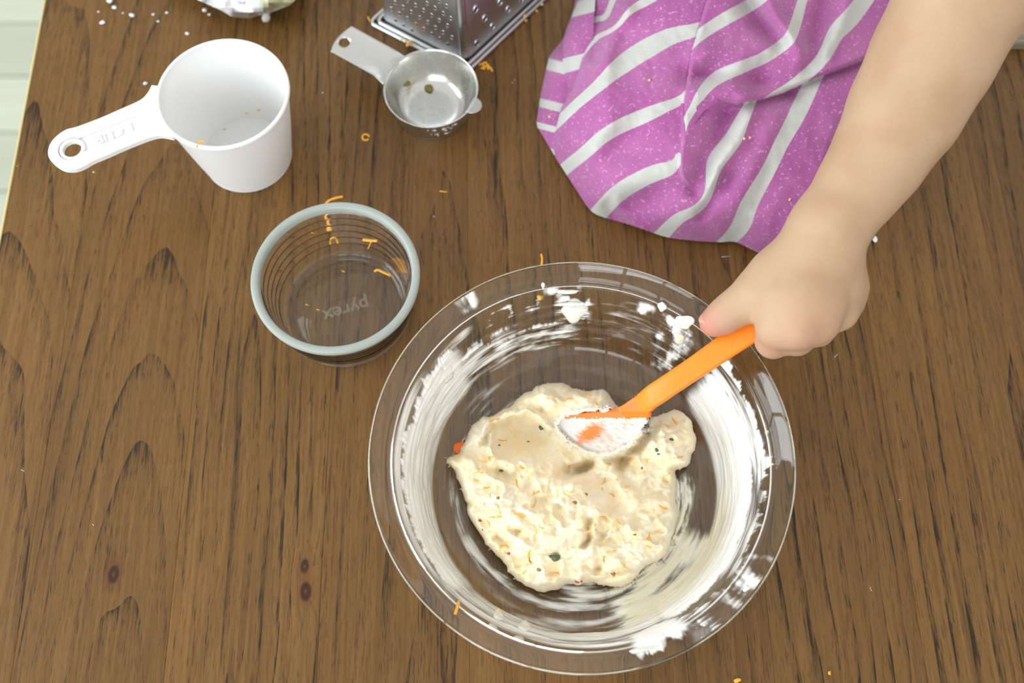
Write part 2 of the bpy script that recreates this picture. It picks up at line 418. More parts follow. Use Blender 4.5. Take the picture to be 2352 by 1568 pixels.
# ------------------------------------------------------------------ cream smears on the dish (thin uneven films)
def build_smear():
    rr = np.array([p[0] for p in IN]); zz = np.array([p[1] for p in IN])
    L = np.r_[0, np.cumsum(np.hypot(np.diff(rr), np.diff(zz)))]
    s_floor = np.interp(.0785, rr, L); s_bend = np.interp(.0985, rr, L); s_end = L[-1] - .0008
    nT, nS = 1500, 190
    th = np.linspace(0, 360, nT, endpoint=False); s = np.linspace(.035, s_end, nS)
    T, Q = np.meshgrid(th, s, indexing='ij')
    Wn = (Q - s_floor) / (s_bend - s_floor)                # 0 at the floor's edge, 1 where the rim turns out
    def win(t0, t1, ft=8):                                   # angular window with soft ends
        c = (t0 + t1) / 2; h = (t1 - t0) / 2; d = np.abs((T - c + 180) % 360 - 180); return 1 - sstep(h - ft, h + ft, d)
    def band(w0, w1, f=.06): return sstep(w0 - f, w0 + f, Wn) * (1 - sstep(w1 - f, w1 + f, Wn))
    tw = T / 360 * 2 * math.pi
    def strk(fw, ft, seed, slope=0):                         # streaks along the direction of wiping
        w = Wn + slope * (T - 180) / 90
        def one(tt): return fbm(w * fw, tt, seed, 4)
        m = sstep(300, 360, T)                               # periodic join
        return one(T * ft / 10) * (1 - m) + one((T - 360) * ft / 10) * m
    st = strk(9, .35, 3); fine = strk(32, .5, 8); st2 = strk(14, .9, 21, .25); blot = fbm(np.cos(tw) * (Wn + 3) * 3.2, np.sin(tw) * (Wn + 3) * 3.2, 31, 4)
    def per(f): m = sstep(300, 360, T); return f(T) * (1 - m) + f(T - 360) * m
    rag = per(lambda t: fbm(t / 7, Wn * 1.5, 77, 3)) * .20 + per(lambda t: fbm(t / 1.6, Wn * 6, 78, 3)) * .10     # ragged edges
    D = np.zeros_like(T)
    def add(a): nonlocal D; D = np.maximum(D, a)
    # left wall: broad white wipe
    add(win(136, 226, 7) * band(.08, .82 + rag, .07) * (1.12 + .8 * st + .35 * fine))
    add(win(150, 222, 10) * band(.86, .99, .04) * (.75 + .6 * st))
    add(win(112, 150, 8) * band(.08, .62 + rag, .08) * (.55 + 1.1 * st + .5 * fine))
    # upper film with splayed streaks and thick dabs
    add(win(88, 124, 5) * band(.10, .50 + rag, .08) * (.42 + 1.2 * st2 + .4 * fine))
    add(win(84, 97, 2.5) * band(.48 + rag * .8, .88 + rag * 1.3, .09) * (.62 + 1.1 * st2 + .8 * fine))
    add(win(88, 101, 1.5) * band(.93, 1.03, .03) * (.35 + .9 * blot + .5 * fine))
    add(win(100, 122, 4) * band(.72, .95, .05) * (.1 + 1.6 * blot + .9 * fine))
    add(win(122, 128, 2) * band(1.08, 1.28, .05) * (.5 + 1.7 * blot))
    add(win(128, 150, 4) * band(.80, .98, .04) * (.35 + 1.2 * st))
    # upper right: thin veil, dendritic dabs
    add(win(48, 84, 8) * band(.15, .95, .1) * (.16 + .55 * st2 + .3 * fine))
    add(win(47, 60, 3) * band(.55, .95 + rag * .3, .06) * (.62 + 1.4 * blot + .4 * fine))
    add(win(63, 69, 2) * band(.80, .98, .04) * (.55 + 1.2 * blot))
    add(win(36, 58, 4) * band(.1, .55, .08) * (.28 + 1.2 * blot + .5 * fine))
    # right wall: broad white wipe
    add(win(-62, 36, 6) * band(.04, .70 + rag * .5, .07) * (1.12 + .8 * st + .3 * fine))
    add(win(-40, 38, 8) * band(.60, .95 + rag, .05) * (.62 + .9 * st + .5 * fine))
    add(win(-48, -30, 5) * band(.85, 1.30 + rag, .07) * (.3 + 1.1 * blot + .5 * fine))
    # near wall: rings of thin film
    add(win(218, 302, 9) * band(.10, .97, .05) * (.52 + .95 * st + .35 * fine))
    add(win(228, 300, 8) * band(.30, .52, .05) * (.85 + .5 * st))
    add(win(225, 262, 6) * band(.80, .93, .03) * (.6 + .8 * st))
    add(win(284, 300, 4) * band(.70, 1.14 + rag, .05) * (1.05 + .6 * st))
    add(win(298, 310, 3) * band(.85, 1.18 + rag * 1.5, .05) * (.25 + 1.6 * fine + .9 * blot))
    # floor: arcs left by the spatula
    add(win(120, 210, 16) * band(-.55, -.02, .08) * (.18 + .95 * st + .5 * fine))
    add(win(205, 290, 10) * band(-.60, -.05, .08) * (.30 + 1.1 * st + .4 * fine))
    yel = win(-75, -8, 10) * band(-.62, .34, .14)
    add(win(-76, -24, 8) * band(-.30 + rag * .8, .40, .08) * (.85 + 1.1 * st + .8 * fine))
    add(win(-36, 2, 8) * band(-.62 + rag, -.22, .07) * (.8 + 1.2 * st2 + .9 * fine))
    add(win(238, 330, 30) * band(-.05, .12, .05) * (.5 + .8 * st))
    D = np.clip(D, 0, 1.5); op = np.maximum(sstep(.16, .85, D), (.02 + .07 * st) * band(-2, .9, .1))
    th_m = .00012 + .0009 * np.clip(D, 0, 1.3) ** 2 * (1 + .5 * fine + .4 * st)
    rP = np.interp(Q, L, rr); zP = np.interp(Q, L, zz)
    dr = np.gradient(np.interp(s, L, rr)); dz = np.gradient(np.interp(s, L, zz)); nl = np.hypot(dr, dz); nr = (-dz / nl)[None]; nz = (dr / nl)[None]
    rP = rP + nr * th_m; zP = zP + nz * th_m
    V = np.stack([BC[0] + rP * np.cos(tw), BC[1] + rP * np.sin(tw), zP], -1).reshape(-1, 3)
    idx = np.arange(nT * nS).reshape(nT, nS); nx = np.roll(idx, -1, 0)
    F = np.stack([idx[:, :-1], nx[:, :-1], nx[:, 1:], idx[:, 1:]], -1).reshape(-1, 4)
    o = op.ravel(); F = F[(o[F].max(1) > .03)]
    u, inv = np.unique(F, return_inverse=True); F = inv.reshape(F.shape)
    me = bpy.data.meshes.new('smear'); me.from_pydata(V[u], [], F); me.update()
    fattr(me, 'cover', o[u]); fattr(me, 'yellow', (yel * sstep(-.3, .5, st + .3)).ravel()[u])
    return me
sm = M('cream_film', rough=.42); sm.set('Base Color', sm.mix(sm.attr('yellow') * .6, (.88, .88, .86), (.88, .80, .54)))
sm.set('Alpha', sm.attr('cover')); sm.b.inputs['Subsurface Weight'].default_value = .1; sm.b.inputs['Subsurface Radius'].default_value = (.003, .002, .001)
tag(link('cream_smear', build_smear(), sm.m), 'streaky white cream film wiped around inside of glass pie dish', 'cream', kind='stuff')

# ------------------------------------------------------------------ small glass bowl
GC = (-.1011, .2735); GH = .0489
gin = [(0, .0062), (.028, .0060), (.0335, .0066), (.0362, .0092), (.0375, .0135), (.0405, .030), (.0432, .0445)]
gout = [(.0476, .0445), (.0476, .0430)]
for k in range(5):
    z = .0345 - k * .0058; r = .0388 + (z / .0489) * .0096
    gout += [(r + .0001, z + .003), (r - .00035, z + .0022), (r - .0001, z + .001), (r + .0001, z)]
gout += [(.0395, .0055), (.0380, .002), (.0355, .0002), (.033, 0), (.032, .001), (0, .001)]
gb = empty('small_glass_bowl', (*GC, 0)); tag(gb, 'small empty round glass bowl with ribbed side beside white measuring cup', 'bowl')
gi = smooth_prof(gin, 4)
link('bowl_base', lathe([p for p in gi if p[0] < .0352] + [p for p in gout if p[0] < .0356 and p[1] < .01], 160, GC, False), glass_g, gb)
link('bowl_wall', lathe([p for p in gi if p[0] >= .0348] + [p for p in gout if p[0] > .0350 or p[1] > .01], 160, GC, True), glass_wall, gb)
rim_m = M('light_tinted_glass_rim', lin(198, 206, 199), .2, Transmission_Weight=.4, IOR=1.3).m  # pale, half-opaque colour stands in for light carried through the thick glass edge
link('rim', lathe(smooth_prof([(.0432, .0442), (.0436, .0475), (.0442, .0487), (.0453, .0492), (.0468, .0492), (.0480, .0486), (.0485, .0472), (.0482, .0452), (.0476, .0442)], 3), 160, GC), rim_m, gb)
me = text_mesh('pyrex', .0125, .0002, .0002); tp = P3(795, 711, .0064); ta = P3(740, 728, .0064) - P3(850, 695, .0064)
me.transform(Matrix.Translation(tp) @ Matrix.Rotation(math.atan2(ta.y, ta.x), 4, 'Z'))
link('embossed_lettering', me, M('etched_glass', (.62, .62, .55), .35, Alpha=.09).m, gb)
def gbowl_z(r): a = [p for p in gin]; return float(np.interp(r, [p[0] for p in a], [p[1] for p in a]))

# ------------------------------------------------------------------ white measuring cup
WC = (-.1725, .3855); WH = .0678
white_m = M('white_plastic', (.85, .85, .845), .33, Subsurface_Weight=.25, Subsurface_Radius=(.006, .005, .004), Subsurface_Scale=1.0).m
wc = empty('measuring_cup', (*WC, 0)); tag(wc, 'large white plastic one-cup measuring cup', 'measuring cup')
wprof = smooth_prof([(0, .0022), (.022, .0022), (.0262, .0028), (.0276, .0050), (.0320, .0300), (.0372, .0640), (.0376, .0672), (.0385, .0678)], 4) + \
        smooth_prof([(.0394, .0676), (.0398, .0668), (.0398, .0652), (.0390, .0645), (.0385, .0630), (.0336, .0300), (.0291, .0040), (.0280, .0010), (.0262, 0), (0, 0)], 4)
link('cup_body', lathe(wprof, 128, WC, False), white_m, wc)
ho = [(351, 200), (344, 215), (330, 231), (310, 241), (275, 256), (240, 272), (198, 288), (173, 297), (156, 300), (138, 311), (121, 328), (114, 346), (115, 363), (128, 377), (146, 388), (162, 390), (179, 388), (195, 381), (212, 370), (240, 359), (282, 340), (324, 323), (346, 315), (367, 310), (383, 312), (396, 315)]
HZ = .0655
hw = [P(x, y, HZ)[:2] for x, y in ho]
angs = [math.atan2(p[1] - WC[1], p[0] - WC[0]) for p in (hw[-1], hw[0])]
a0, a1 = angs
if a0 < 0: a0 += 2 * math.pi
if a1 < 0: a1 += 2 * math.pi
arc = [(WC[0] + .0385 * math.cos(a), WC[1] + .0385 * math.sin(a)) for a in np.linspace(a0, a1, 12)]
outl = [tuple(q) for q in chaikin(hw, 2, False)] + arc
hc = P(166, 343, HZ)[:2]; hole = [(hc[0] + .0058 * math.cos(t), hc[1] + .0058 * math.sin(t)) for t in np.linspace(0, 2 * math.pi, 32, endpoint=False)]
hd = link('handle', plate('h', [outl, hole], .0022, .0006), white_m, wc, True); hd.location.z = 0
hd.data.transform(Matrix.Translation((0, 0, HZ - .0018)))
# raised border round the handle's recess and hole
c2 = np.array(hw).mean(0)
ax = Vector((P3(346, 270, HZ) - P3(166, 343, HZ)).xy).normalized(); nx2 = Vector((-ax.y, ax.x))
def hp(u, v): p = Vector(hc) + ax * u + nx2 * v; return (p.x, p.y)
L2 = (P3(340, 273, HZ) - P3(166, 343, HZ)).length
rec = [hp(u, .0062) for u in np.linspace(.0095, L2 - .006, 6)] + [hp(L2 - .006 + .0062 * math.sin(t), .0062 * math.cos(t)) for t in np.linspace(.15, math.pi - .15, 10)] + [hp(u, -.0062) for u in np.linspace(L2 - .006, .0095, 6)]
rec += [hp(.0085 * math.cos(t), .0085 * math.sin(t)) for t in np.linspace(-R(46), -R(314), 22)]
bo = plate('b', [outl, rec], .0024, .0007); bo.transform(Matrix.Translation((0, 0, HZ + .0002)))
link('handle_border', bo, white_m, wc)
hr = [hp(.0070 * math.cos(t), .0070 * math.sin(t)) for t in np.linspace(0, 2 * math.pi, 32, endpoint=False)]
bo = plate('b', [hr, hole], .0018, .0005); bo.transform(Matrix.Translation((0, 0, HZ - .0002))); link('hanging_hole_ring', bo, white_m, wc)
me = text_mesh('1 CUP', .0088, .0005, .00015); q = hp(L2 * .56, 0)
me.transform(Matrix.Translation((q[0], q[1], HZ - .0006)) @ Matrix.Rotation(math.atan2(-ax.y, -ax.x), 4, 'Z'))
link('raised_lettering', me, white_m, hd)

# ------------------------------------------------------------------ metal measuring cup
MC = (-.0524, .4206); MH = .0243
def steel(name, col=(.62, .62, .60), rough=.26, film=False):
    m = M(name, col, rough, 1.0); x, y, z = m.sep(m.coord('Object'))
    n = m.noise(m.comb(x * 60, y * 60, z * 60), 3, 4, .65); k = m.noise(m.comb(x * 250, y * 250, z * 250), 1, 3)
    m.set('Roughness', rough + .22 * (n - .5) + .08 * k)
    if film:
        f = n.step(.46, .72) * .7; m.set('Base Color', m.mix(f, col, (.52, .50, .40))); m.set('Metallic', 1 - f * .3)
        m.set('Roughness', rough + .2 * f)
    return m.m
steel_m = steel('dull_steel'); steel_in = steel('oily_steel', (.62, .62, .60), .22, True)
mc = empty('measuring_cup', (*MC, 0)); tag(mc, 'small steel measuring cup with oily residue and flat strap handle beside the grater', 'measuring cup')
mprof = smooth_prof([(0, .0012), (.012, .0014), (.0185, .0030), (.0228, .0070), (.0262, .0142), (.0290, .0222), (.0297, .0238), (.0302, .0243)], 4) + \
        smooth_prof([(.0306, .0242), (.0307, .0237), (.0302, .0230), (.0297, .0218), (.0280, .0150), (.0252, .0048), (.0240, .0014), (.0220, 0), (0, 0)], 4)
me = lathe(mprof, 128, MC, False); me.materials.append(steel_in); me.materials.append(steel_m)
for f_ in me.polygons:
    rv = Vector((f_.center.x - MC[0], f_.center.y - MC[1], 0)); f_.material_index = 1 if f_.normal.dot(rv.normalized()) > .5 or f_.normal.z < -.5 else 0
link('cup_body', me, None, mc)
# gutter-shaped strap handle
ha = P3(792, 98, .026); hb = Vector((*MC, .0235)); u = (ha - hb); u.z = 0; ul = u.length; u.normalize(); vv = Vector((-u.y, u.x, 0))
vs, fs = [], []
hcx, hrad = ul + .0005, .0036
NU, NV = 46, 18
ext = (P3(758, 118, .026) + P3(803, 63, .026)) * .5; Lh = Vector((ext - hb).xy).length
for i in range(NU):
    for j in range(NV):
        t = i / (NU - 1); w = j / (NV - 1) * 2 - 1
        s = .0285 + (Lh + .002 - .0285 - .004 * w * w) * t
        half = .0120 + .0010 * (1 - sstep(.0, .18, t))
        zz = .0228 + .0030 * t + .0026 * w * w * sstep(0, .2, t)
        vs.append(hb + u * s + vv * w * half - Vector((0, 0, hb.z)) + Vector((0, 0, zz)))
for i in range(NU - 1):
    for j in range(NV - 1):
        q = (i * NV + j, i * NV + j + 1, (i + 1) * NV + j + 1, (i + 1) * NV + j)
        c = (vs[q[0]] + vs[q[2]]) / 2 - hb; cu, cv = c.dot(u), c.dot(vv)
        if (cu - hcx) ** 2 + cv ** 2 < hrad ** 2: continue
        fs.append(q)
me = mesh('mh', vs, fs)
for v in me.vertices:                                        # round the hole's edge
    d = v.co - hb; cu, cv = d.dot(u) - hcx, d.dot(vv); rr_ = math.hypot(cu, cv)
    if rr_ < hrad * 1.28 and rr_ > 1e-6: k = hrad / rr_; v.co += u * (cu * (k - 1)) + vv * (cv * (k - 1))
o = link('handle', me, steel_m, mc); md = o.modifiers.new('t', 'SOLIDIFY'); md.thickness = .0009; md.offset = 0
sd = (P3(1098, 246, MH) - Vector((*MC, MH))); sd.z = 0; sd.normalize(); sn = Vector((-sd.y, sd.x, 0))
tab = [Vector(MC).to_3d() + sd * (.0288 + .0072 * math.sin(t)) + sn * .0062 * math.cos(t) for t in np.linspace(0, math.pi, 14)]
me = plate('tab', [[(p.x, p.y) for p in tab]], .0010, .0003); me.transform(Matrix.Translation((0, 0, .0235))); link('rim_tab', me, steel_m, mc)
def wrap_text(body, size, ang, z, rad):
    me = text_mesh(body, size, .00035, .0001)
    for v in me.vertices:
        a = ang + v.co.x / rad; r_ = rad + (z + v.co.y - .012) * .27 + v.co.z
        v.co = Vector((MC[0] + r_ * math.cos(a), MC[1] + r_ * math.sin(a), z + v.co.y))
    return me
link('stamped_lettering', wrap_text('1/2 CUP', .0060, R(-74), .0160, .02715), steel_m, mc)
link('stamped_lettering', wrap_text('1/8  \u2014', .0056, R(-76), .0085, .02715), steel_m, mc)
film_g = M('olive_residue', lin(120, 112, 48), .35).m
def blob(cx, cy, cz, sx, sy, sz, seed, amp=.25, sub=2):
    bm = bmesh.new(); bmesh.ops.create_icosphere(bm, subdivisions=sub, radius=1)
    rg = np.random.default_rng(seed); ph = rg.uniform(0, 6, 6)
    for v in bm.verts:
        p = v.co; k = 1 + amp * (math.sin(p.x * 3 + ph[0]) * math.cos(p.y * 2.7 + ph[1]) + .6 * math.sin(p.z * 4 + p.x * 2 + ph[2]))
        v.co = Vector((cx + p.x * sx * k, cy + p.y * sy * k, cz + p.z * sz * k))
    return from_bm('blob', bm)
mcz = lambda r: float(np.interp(r, [0, .012, .0185, .0228, .0262, .0302], [.0012, .0014, .003, .007, .0142, .0243]))
for i, (x, y, sx) in enumerate(((934, 193, .0026), (985, 203, .003))):
    z = hit_profile(x, y, MC, mcz, .024); q = P3(x, y, z)
    tag(link('pickle_slice', blob(q.x, q.y, q.z + .0005, sx, sx, .0008, i, .12), film_g), ('round olive green slice stuck inside the steel cup', 'paler green slice stuck to the bottom of the steel cup')[i], 'pickle')

# ------------------------------------------------------------------ box grater
gsteel = steel('grater_steel', (.60, .61, .62), .30)
C0 = P3(1072, 172, 0); d1 = P3(846, 56, 0) - C0; d2 = P3(1256, 0, 0) - C0
L1 = d1.length; u1 = d1.normalized(); u2 = d2.normalized()
D2 = .095   # square corner
gr = empty('box_grater', (C0.x, C0.y, 0)); tag(gr, 'steel box grater standing behind the steel measuring cup', 'grater')
def fp(a, b, z): return C0 + u1 * a + u2 * b + Vector((0, 0, z))
RIM = .006; GHt = .21
def body_ring(z, n=5, rad=.004):
    k = z / GHt; ia = RIM + .010 * k; ib = RIM + .010 * k
    out = []
    cs = ((ia, ib), (L1 - ia, ib), (L1 - ia, D2 - ib), (ia, D2 - ib))
    for c, (a, b) in enumerate(cs):
        sa, sb = (1, 1, -1, -1)[0], 0
        da = 1 if c in (0, 3) else -1; db = 1 if c in (0, 1) else -1
        ca, cb = a + da * rad, b + db * rad
        st = {0: (180, 270), 1: (270, 360), 2: (0, 90), 3: (90, 180)}[c]
        for t in np.linspace(st[0], st[1], n): out.append((ca + rad * math.cos(R(t)), cb + rad * math.sin(R(t))))
    return out
vs, fs = [], []; zs = [.003, .006, .05, .1, .16, GHt]
for z in zs:
    for a, b in body_ring(z): vs.append(fp(a, b, z))
nR = 20
for i in range(len(zs) - 1):
    for k in range(nR):
        if k in (4, 19): continue                            # the two perforated faces are plates of their own
        fs.append((i * nR + k, i * nR + (k + 1) % nR, (i + 1) * nR + (k + 1) % nR, (i + 1) * nR + k))
fs.append([(len(zs) - 1) * nR + k for k in range(nR)])
gme = mesh('gb', vs, fs); bm = bmesh.new(); bm.from_mesh(gme); bmesh.ops.recalc_face_normals(bm, faces=bm.faces)
if sum((f_.calc_center_median() - fp(L1 / 2, D2 / 2, GHt / 2)).dot(f_.normal) for f_ in bm.faces) < 0: bmesh.ops.reverse_faces(bm, faces=bm.faces)
bm.to_mesh(gme); bm.free()
o = link('body', gme, gsteel, gr); md = o.modifiers.new('t', 'SOLIDIFY'); md.thickness = .0008; md.offset = -1
me = o.data; me.polygons.foreach_set('use_smooth', [True] * len(me.polygons))
# rolled base rim: outer bead, channel floor, inner lip
def loop_tube(inset, z, rad, name):
    pts = [fp(*q, z) for q in [(inset + (L1 - 2 * inset) * a, inset + (D2 - 2 * inset) * b) for a, b in ((.5, 0), (.96, 0), (.99, .015), (1, .05), (1, .95), (.97, 1), (.03, 1), (0, .95), (0, .05), (.01, .015), (.04, 0), (.5, 0))]]
    link(name, tube(pts, rad, 8, 1, False), gsteel, gr)
loop_tube(.0006, .0016, .0015, 'base_rim'); loop_tube(.0040, .0020, .0016, 'base_lip')
hpts = [fp(L1 * .5, D2 * q, GHt + h) for q, h in ((.2, 0), (.2, .02), (.3, .035), (.5, .038), (.7, .035), (.8, .02), (.8, 0))]
link('handle', tube(hpts, .006, 10), M('grater_handle', (.05, .05, .05), .4).m, gr)
tilt = .010 / GHt
nA = u1.cross(Vector((0, 0, 1)) + u2 * tilt).normalized(); nA = nA if nA.dot(u2) < 0 else -nA
nB = u2.cross(Vector((0, 0, 1)) + u1 * tilt).normalized(); nB = nB if nB.dot(u1) < 0 else -nB   # outward normals: left-front face, right-front face
pA = fp(0, RIM, 0); pB = fp(RIM, 0, 0)
def teardrop(r, stretch, k, n=14):
    return [(r * k * math.sin(t) * (1 - .35 * max(0, math.cos(t))), r * k * stretch * math.cos(t)) for t in np.linspace(0, 2 * math.pi, n, endpoint=False)]
def tooth_mesh(r, stretch, lip):
    """raised cutting lip round a teardrop opening"""
    n = 14; v = []; f = []
    for k, z in ((1.35, 0), (1.16, lip), (1.04, lip * .8), (1.0, -.0002)):
        for x, y in teardrop(r, stretch, k, n): v.append((x, y, z * (1.0 if y > 0 else .55) if z > .0002 else z))
    for q in range(3):
        for i in range(n): f.append((q * n + i, q * n + (i + 1) % n, (q + 1) * n + (i + 1) % n, (q + 1) * n + i))
    me = mesh('tooth', v, f); me.materials.append(gsteel); return me
def grating(px, p0, n, ia, ib, r, stretch, lip):
    """perforated steel face with a tooth at every opening"""
    x = Vector((0, 0, 1)).cross(n).normalized(); y = n.cross(x)
    nz_ = len(zs); ring = [vs[ia], vs[ib], vs[(nz_ - 1) * nR + ib], vs[(nz_ - 1) * nR + ia]]
    out = [((q - p0).dot(x), (q - p0).dot(y)) for q in ring]
    tm = tooth_mesh(r, stretch, lip); done = []; holes = []; base = Matrix((x, y, n)).transposed().to_4x4()
    for hx, hy in px:
        p = on_plane(hx, hy, p0, n); c = ((p - p0).dot(x), (p - p0).dot(y))
        qa, qb = np.array([c[0]]), np.array([c[1]])
        if p.z < .008 or not inside(qa, qb, out)[0] or seg_near(qa, qb, out, True)[0][0] < r * 2: continue
        if any(math.hypot(c[0] - d_[0], c[1] - d_[1]) < r * 3.2 for d_ in done): continue
        done.append(c); holes.append([(c[0] + u_, c[1] + v_) for u_, v_ in teardrop(r, stretch, 1.0)])
        mt = base.copy(); mt.translation = p
        o = link('tooth', tm, None, gr); o.matrix_parent_inverse = Matrix.Translation(gr.location).inverted(); o.matrix_basis = mt
    v2, ed = [], []
    for lp in [out] + holes:
        b0 = len(v2); v2 += [Vector((u_ * 100, w_ * 100)) for u_, w_ in lp]; ed += [(b0 + k, b0 + (k + 1) % len(lp)) for k in range(len(lp))]
    vo, _, fo_, *_ = delaunay_2d_cdt(v2, ed, [], 1, 1e-6)
    keep = []
    for t in fo_:
        c = sum((vo[k] for k in t), Vector((0, 0))) / len(t) / 100
        if not any(math.hypot(c.x - d_[0], c.y - d_[1]) < r * 1.6 and inside(np.array([c.x]), np.array([c.y]), h_)[0] for d_, h_ in zip(done, holes)): keep.append(t)
    me = mesh('grating', [(p.x / 100, p.y / 100, 0) for p in vo], keep); mt = base.copy(); mt.translation = p0; me.transform(mt)
    o = link('grating_plate', me, gsteel, gr, False); md = o.modifiers.new('t', 'SOLIDIFY'); md.thickness = .0006; md.offset = -1
grating([(840 + hx / 5.113, hy / 5.113) for hx, hy in ((205, 50), (345, 30), (490, 10), (300, 105), (440, 85), (585, 60), (720, 40), (860, 15), (160, 120), (395, 160), (535, 140), (680, 120), (815, 95), (950, 70), (255, 185), (490, 215), (635, 205), (775, 180), (910, 155), (350, 240), (590, 285), (730, 260), (865, 240), (1000, 215), (445, 300), (685, 340), (820, 325), (960, 300), (540, 355), (775, 400), (910, 380), (635, 410), (870, 455), (1015, 440), (730, 470), (965, 520), (825, 530))] + [(862 + i * 26 + (j % 2) * 12, -14 - j * 14) for j in range(6) for i in range(8)], pA, nA, 4, 5, .00105, 1.35, .00035)
grating([(840 + hx / 5.113, hy / 5.113) for hx, hy in ((1290, 105), (1575, 25), (1670, 110), (1395, 215), (1485, 310), (1300, 510), (1420, -90), (1700, -90), (1830, -10), (1560, -190))], pB, nB, 19, 0, .0020, 1.3, .0011)

# ------------------------------------------------------------------ cheese mixture (heights over the dish floor drawn in a 2.703x enlarged frame)
ZD = 2.703
dough_out = [(120, 650), (165, 705), (200, 780), (225, 850), (250, 950), (320, 1080), (380, 1165), (480, 1270), (500, 1340), (600, 1410), (700, 1460), (780, 1450), (880, 1405), (960, 1415), (1060, 1385), (1070, 1430), (1150, 1425), (1250, 1420), (1310, 1370), (1330, 1310), (1430, 1280), (1490, 1230), (1510, 1150), (1540, 1080), (1580, 950), (1545, 880), (1540, 720), (1580, 700), (1640, 680), (1665, 560), (1672, 470), (1640, 380), (1560, 325), (1480, 350), (1400, 370), (1360, 430), (1310, 400), (1250, 380), (1180, 310), (1130, 220), (1060, 200), (950, 210), (880, 175), (830, 145), (720, 165), (660, 195), (580, 235), (540, 290), (500, 320), (360, 370), (300, 420), (240, 480), (215, 590), (150, 610)]
dp = chaikin(dough_out, 2)
dd = np.linalg.norm(np.roll(dp, -1, 0) - dp, axis=1); tt = np.cumsum(dd)
nrm = np.stack([(np.roll(dp, -1, 0) - np.roll(dp, 1, 0))[:, 1], -(np.roll(dp, -1, 0) - np.roll(dp, 1, 0))[:, 0]], -1); nrm /= np.linalg.norm(nrm, axis=1)[:, None] + 1e-9
dp = np.array([dp[0] * 0 + q for q in dp]); dp = dp + nrm * (fbm(tt / 70, tt * 0 + .5, 5, 4) * 26)[:, None]
window = np.array([(990, 340), (1180, 330), (1330, 375), (1345, 420), (1260, 520), (1180, 575), (1090, 595), (1000, 580), (920, 530), (850, 470), (815, 420), (860, 370)])
def blade_z(a, b):                                          # spatula head's plane in the same frame
    x = 980 + a / ZD; y = 820 + b / ZD
    return .0415 + (x - 1400) * .000082 - np.maximum(y - 965, -20) * .00013
def dough_h(a, b):
    d, _, _ = seg_near(a, b, dp, True); d = np.where(inside(a, b, dp), d, 0)
    wa, wb = a + 26 * fbm(a / 90, b / 90, 40, 3), b + 26 * fbm(a / 90, b / 90, 41, 3)
    h = .019 + .0230 * gauss(a, b, 720, 1040, 400, 250) + .008 * gauss(a, b, 1180, 1080, 230, 190) + .012 * gauss(a, b, 860, 270, 240, 90)
    h += .013 * gauss(a, b, 1520, 520, 130, 150) + .007 * gauss(a, b, 330, 560, 130, 190) + .006 * gauss(a, b, 1400, 850, 130, 130)
    h += .0095 * ridge(wa, wb, [(330, 500), (390, 400), (500, 350), (620, 330), (700, 375), (760, 440)], 26)
    h += .0080 * ridge(wa, wb, [(400, 480), (390, 560), (420, 620)], 18)
    h -= .0090 * gauss(a, b, 640, 500, 230, 85, 12)
    h -= .0190 * gauss(a, b, 945, 712, 100, 30, -14) + .006 * gauss(a, b, 1180, 800, 60, 110, -40)
    h += .0085 * ridge(wa, wb, [(905, 790), (980, 740), (1085, 690), (1160, 735), (1200, 800)], 46)
    h += .0065 * ridge(wa, wb, [(130, 650), (300, 690), (480, 650), (640, 660), (760, 700)], 55)
    h += .0055 * gauss(wa, wb, 820, 765, 62, 48) + .0065 * gauss(wa, wb, 1290, 885, 48, 48)
    h -= .0080 * ridge(wa, wb, [(1370, 430), (1330, 540), (1250, 600), (1210, 690)], 38)
    h -= .0060 * ridge(wa, wb, [(1000, 1010), (1010, 1090), (985, 1170)], 20) + .0050 * ridge(wa, wb, [(1100, 1060), (1060, 1180), (1075, 1300)], 24)
    h += .0040 * ridge(wa, wb, [(560, 1160), (720, 1180), (870, 1110), (960, 1000), (1090, 940)], 34)
    h -= .0040 * ridge(wa, wb, [(1120, 1390), (1170, 1330), (1290, 1310)], 24) + .0030 * ridge(wa, wb, [(300, 960), (420, 1100), (600, 1290)], 40)
    smooth = np.clip(gauss(a, b, 640, 500, 200, 80, 12) * 1.1 + .5 * gauss(a, b, 1060, 830, 130, 80), 0, .85)
    n1 = fbm(wa / 190, wb / 170, 50, 3); n2 = 1 - np.abs(fbm(wa / 210, wb / 150, 51, 2)) * 2.6; n3 = fbm(wa / 60, wb / 52, 52, 2); n4 = 1 - np.abs(perlin(wa / 60, wb / 44, 57)) * 2
    h += (1 - smooth) * (.0048 * n1 + .0036 * (n2 - .5) + .0012 * n3 + .0005 * n4)
    e = np.clip(d / (46 + 18 * fbm(a / 60, b / 60, 58, 2)), 0, 1); e = np.sqrt(1 - (1 - e) ** 2)
    h = .016 + (h - .016) * 1.22; z = .0066 + np.clip(h, .006, .052) * e
    # the head of the spatula lies open here
    dw, _, _ = seg_near(a, b, window, True); iw = inside(a, b, window); sd_ = np.where(iw, dw, -dw) + 18 * fbm(a / 40, b / 40, 61, 3)
    k = sstep(-14, 12, sd_)
    lip = np.exp(-((sd_ + 14) / 20) ** 2) * .003
    z = z * (1 - k) + np.minimum(z, blade_z(a, b) - .003) * k
    near = sstep(-70, -8, sd_) * (1 - k); z = z * (1 - near) + np.maximum(z, blade_z(a, b) + .0012 + lip) * near * sstep(0, 40, d) + z * near * (1 - sstep(0, 40, d))
    return z
a, b, F = grid_patch(dp, 5.5)
z = dough_h(a, b); V = P(980 + a / ZD, 820 + b / ZD, z)
me = bpy.data.meshes.new('dough'); me.from_pydata(V, [], F); me.update()
wh = np.clip(sstep(-90, 10, -seg_near(a, b, window, True)[0] + 40 * inside(a, b, window)) , 0, 1)
